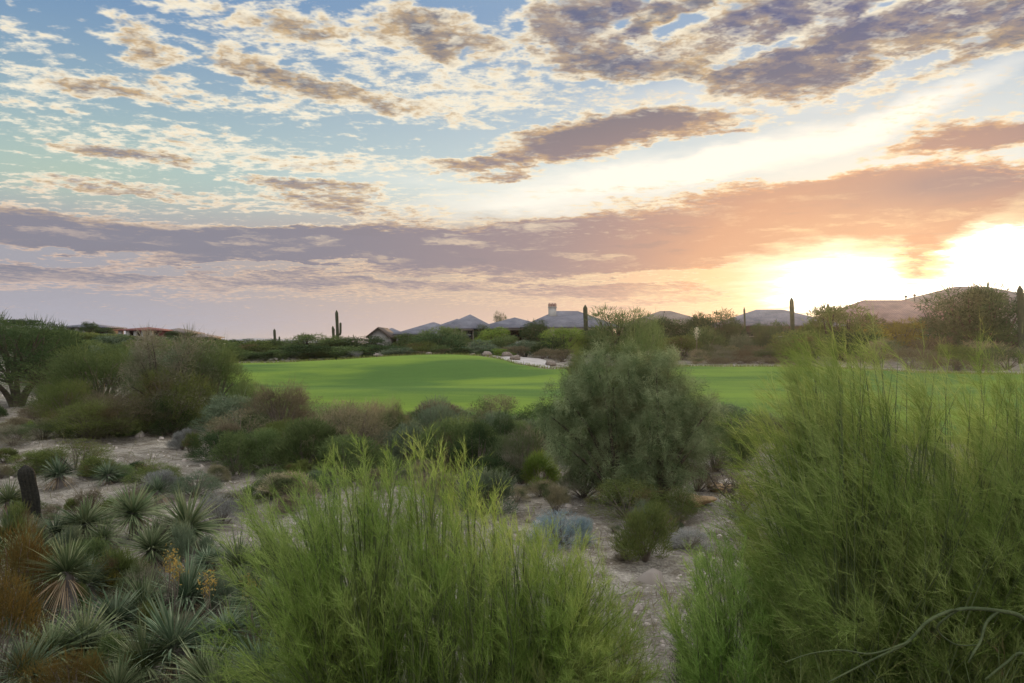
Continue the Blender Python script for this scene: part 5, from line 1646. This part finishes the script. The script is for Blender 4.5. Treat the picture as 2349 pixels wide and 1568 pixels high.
for i in range(34):
    px = rng.uniform(80, 600); d = rng.uniform(46, 88)
    if px > 470 and d < 82: d = rng.uniform(82, 90)
    x, y, _ = at(px, d); gz = ground_z(x, y)
    plant('farleaf', [F_GREEN, F_OLIVE, F_GREEN, F_BLUEG][(_k := int(rng.integers(4)))], px, max(784 - (gz + rng.uniform(1.5, 2.8) - CAMH) / d * F, 782), d, rng.uniform(70, 120), near_lab[0 if _k == 2 else _k] + (', behind the leaning tree' if px < 200 else ', behind the ragged shrub' if px < 400 else ', nearest the green'), group='scrub between thicket and hill')
for px, top, w, lab in ((20, 733, 50, 'dark tree on the hill crest at the left edge'), (60, 731, 60, 'rounded dark tree on the hill crest, second from the left edge'), (205, 739, 34, 'dark tree beside the flat grey roofed hill house'),
                        (240, 752, 40, 'dark tree between the grey roofed and the red roofed hill houses'), (398, 758, 34, 'dark tree behind the small dark tan roof'), (478, 774, 46, 'dark tree where the left hill ends'), (500, 778, 40, 'lowest dark tree at the foot of the left hill')):
    plant('tree', F_DARK, px, top, 132, w, lab, group='trees on the left hill crest')

# low scrub that closes the middle distance between the named shrubs
rng = np.random.default_rng(77)
def _side(px, a, b): return ', left part' if px < a + (b - a) / 3 else ', middle part' if px < a + 2 * (b - a) / 3 else ', right part'
FILL = [(F_GREEN, 'green'), (F_OLIVE, 'olive'), (F_DARK, 'dark'), (F_BLUEG, 'bluish green'), (F_GREYTAN, 'grey tan'), (F_BROWN, 'brown'), (F_TANPINK, 'straw tipped')]
for (pa, pb, ra, rb, n, hh, where) in ((520, 1300, 985, 1075, 46, (50, 85), 'in the dense belt below the green'), (520, 1260, 1075, 1180, 26, (35, 62), 'behind the big feathery shrub'),
                                      (0, 540, 1050, 1200, 24, (24, 44), 'on the sand behind the yuccas'), (1560, 2000, 985, 1080, 9, (55, 90), 'right of the big middle tree'),
                                      (0, 520, 960, 1010, 16, (30, 60), 'at the sandy foot of the left thicket'), (1230, 1600, 1100, 1290, 12, (16, 34), 'by the pale blue shrub')):
    for i in range(n):
        px = pa + (pb - pa) * ((i * .618034) % 1) + rng.uniform(-12, 12); row = rng.uniform(ra, rb); k = int(rng.integers(7)); hpx = rng.uniform(*hh)
        fol, word = FILL[k]
        _f = int(rng.integers(4)); _form = ['leafy bush', 'twiggy bush', 'upright brush', 'rounded bush'][_f]
        plant(['leafy', 'airy', 'brush', 'round'][_f], fol, px, row - hpx, row, hpx * rng.uniform(1.2, 1.9), f'small {word} {_form} {where}' + _side(px, pa, pb), group='low scrub ' + where)

# flower stalk and porch details far off
def stalk(px, top, d, label):
    x, y, z = at(px, d, top); gz = ground_z(x, y); h = z - gz
    root = empty('flower_stalk', (x, y, gz)); tag(root, label, 'plant')
    g = Geo(); g.tube([(0, 0, 0), (.02, 0, h * .6), (0, 0, h)], .035, 5); link('stem', g.mesh('stem', [M_TWIG]), root)
    r = np.random.default_rng(3); g = Geo(); n = 140
    g.ribbons(np.array([0, 0, h]) + r.normal(size=(n, 3)) * np.array([.12, .12, .3]), r.normal(size=(n, 3)), .14, .08, segs=1, rng=r, shape='leaf')
    link('blossom', g.mesh('blossom', [G('cream_blossom', [(.5, .46, .32), (.6, .55, .4)], .3)]), root)
stalk(1598, 764, 80, 'cream flower spike on a thin stalk before the dark rounded tree')

# ------------------------------------------------------------------ ground litter: stones, dry stalks
def litter():
    rng = np.random.default_rng(21)
    base = np.array([(-.5, -.5, 0), (.5, -.5, 0), (.55, .5, 0), (-.45, .5, 0), (-.3, -.3, .5), (.35, -.25, .45), (.25, .3, .55), (-.3, .25, .4)])
    fq = np.array([(4, 5, 6, 7), (0, 1, 5, 4), (1, 2, 6, 5), (2, 3, 7, 6), (3, 0, 4, 7)])
    n = 9000
    d = 5.0 * (9.0) ** rng.random(n); px = rng.uniform(-150, 2500, n)
    x = (px - 1174.5) / F * d; y = d
    near = edge(NEAR_EDGE, px)
    ok = (d < near - .5)
    x, y, d = x[ok], y[ok], d[ok]; n = len(x)
    z = h_smooth(x, y) + h_rough(x, y)
    s = rng.lognormal(-3.4, .55, n) * (.7 + d * .035)
    a = rng.uniform(0, 6.28, n)
    B = base[None] * (1 + rng.normal(size=(n, 8, 3)) * .15)
    X = (B[..., 0] * np.cos(a)[:, None] - B[..., 1] * np.sin(a)[:, None]) * s[:, None] + x[:, None]
    Y = (B[..., 0] * np.sin(a)[:, None] + B[..., 1] * np.cos(a)[:, None]) * s[:, None] * .8 + y[:, None]
    Zv = B[..., 2] * s[:, None] + z[:, None] - .01
    v = np.stack([X, Y, Zv], -1).reshape(-1, 3)
    q = (fq[None] + (np.arange(n) * 8)[:, None, None]).reshape(-1, 4)
    o = link('gravel', new_mesh('gravel', v, quads=q, mats=[G('stone', [(.14, .12, .10), (.27, .235, .20), (.42, .37, .32)], 0, patch=.2)]))
    tag(o, kind='stuff')
    # dry stalks and fallen twigs
    g = Geo(); n = 26000
    d = 5.0 * (9.0) ** rng.random(n); px = rng.uniform(-150, 2500, n)
    cl = np.sin(px * .021 + d * .9) + np.sin(px * .0087 - d * 1.7) + rng.normal(size=n) * .5
    ok = (d < edge(NEAR_EDGE, px) + .4) & (cl > -.1)
    px, d = px[ok], d[ok]; n = len(d)
    x = (px - 1174.5) / F * d; z = h_smooth(x, d) + h_rough(x, d)
    up = rng.random(n) < .7
    D = rng.normal(size=(n, 3)) * np.array([.6, .6, .05]) + np.where(up, 1.0, .04)[:, None] * np.array([0, 0, 1])
    g.ribbons(np.stack([x, d, z], 1), D, rng.uniform(.05, .24, n) * (1 + d * .02), .004 + d * .0006, bend=rng.normal(size=(n, 3)) * .2, segs=2, rng=rng)
    o = link('dry_grass', g.mesh('dry_grass', [G('dry_stalk', [(.11, .085, .055), (.19, .16, .10), (.30, .26, .18), (.15, .16, .08)], .2, patch=.5, pscale=.6)]))
    tag(o, kind='stuff')
    # rough grass along the edges of the fairway
    g = Geo(); n = 16000
    px = rng.uniform(430, 2600, n); t = rng.random(n)
    d = np.where(t < .6, edge(NEAR_EDGE, px) + rng.uniform(-.5, .5, n), edge(FAR_EDGE, px) + rng.normal(size=n) * .35)
    x = (px - 1174.5) / F * d; z = h_smooth(x, d)
    g.ribbons(np.stack([x, d, z], 1), rng.normal(size=(n, 3)) * .4 + np.array([0, 0, 1]), rng.uniform(.08, .22, n) * (1 + (d > 50) * .6), .02 + d * .0006, segs=1, rng=rng)
    o = link('rough_grass', g.mesh('rough_grass', [G('rough_grass', [(.10, .14, .03), (.17, .19, .05), (.26, .23, .10)], .3)]))
    tag(o, kind='stuff')
litter()

# ------------------------------------------------------------------ the evening air
def haze():
    g = Geo(); g.box(-3400, -3400, -30, 3400, 3400, 26)
    m, nt = mat('haze')
    v = nt.nodes.new('ShaderNodeVolumePrincipled'); o = nt.nodes.new('ShaderNodeOutputMaterial')
    v.inputs['Color'].default_value = (.95, .93, .90, 1)
    v.inputs['Density'].default_value = HAZE
    v.inputs['Anisotropy'].default_value = .78
    nt.links.new(v.outputs[0], o.inputs['Volume'])
    ob = link('haze', g.mesh('haze', [m]))
    ob.data.materials[0] = m
    tag(ob, kind='stuff')
HAZE = 0.00012
haze()
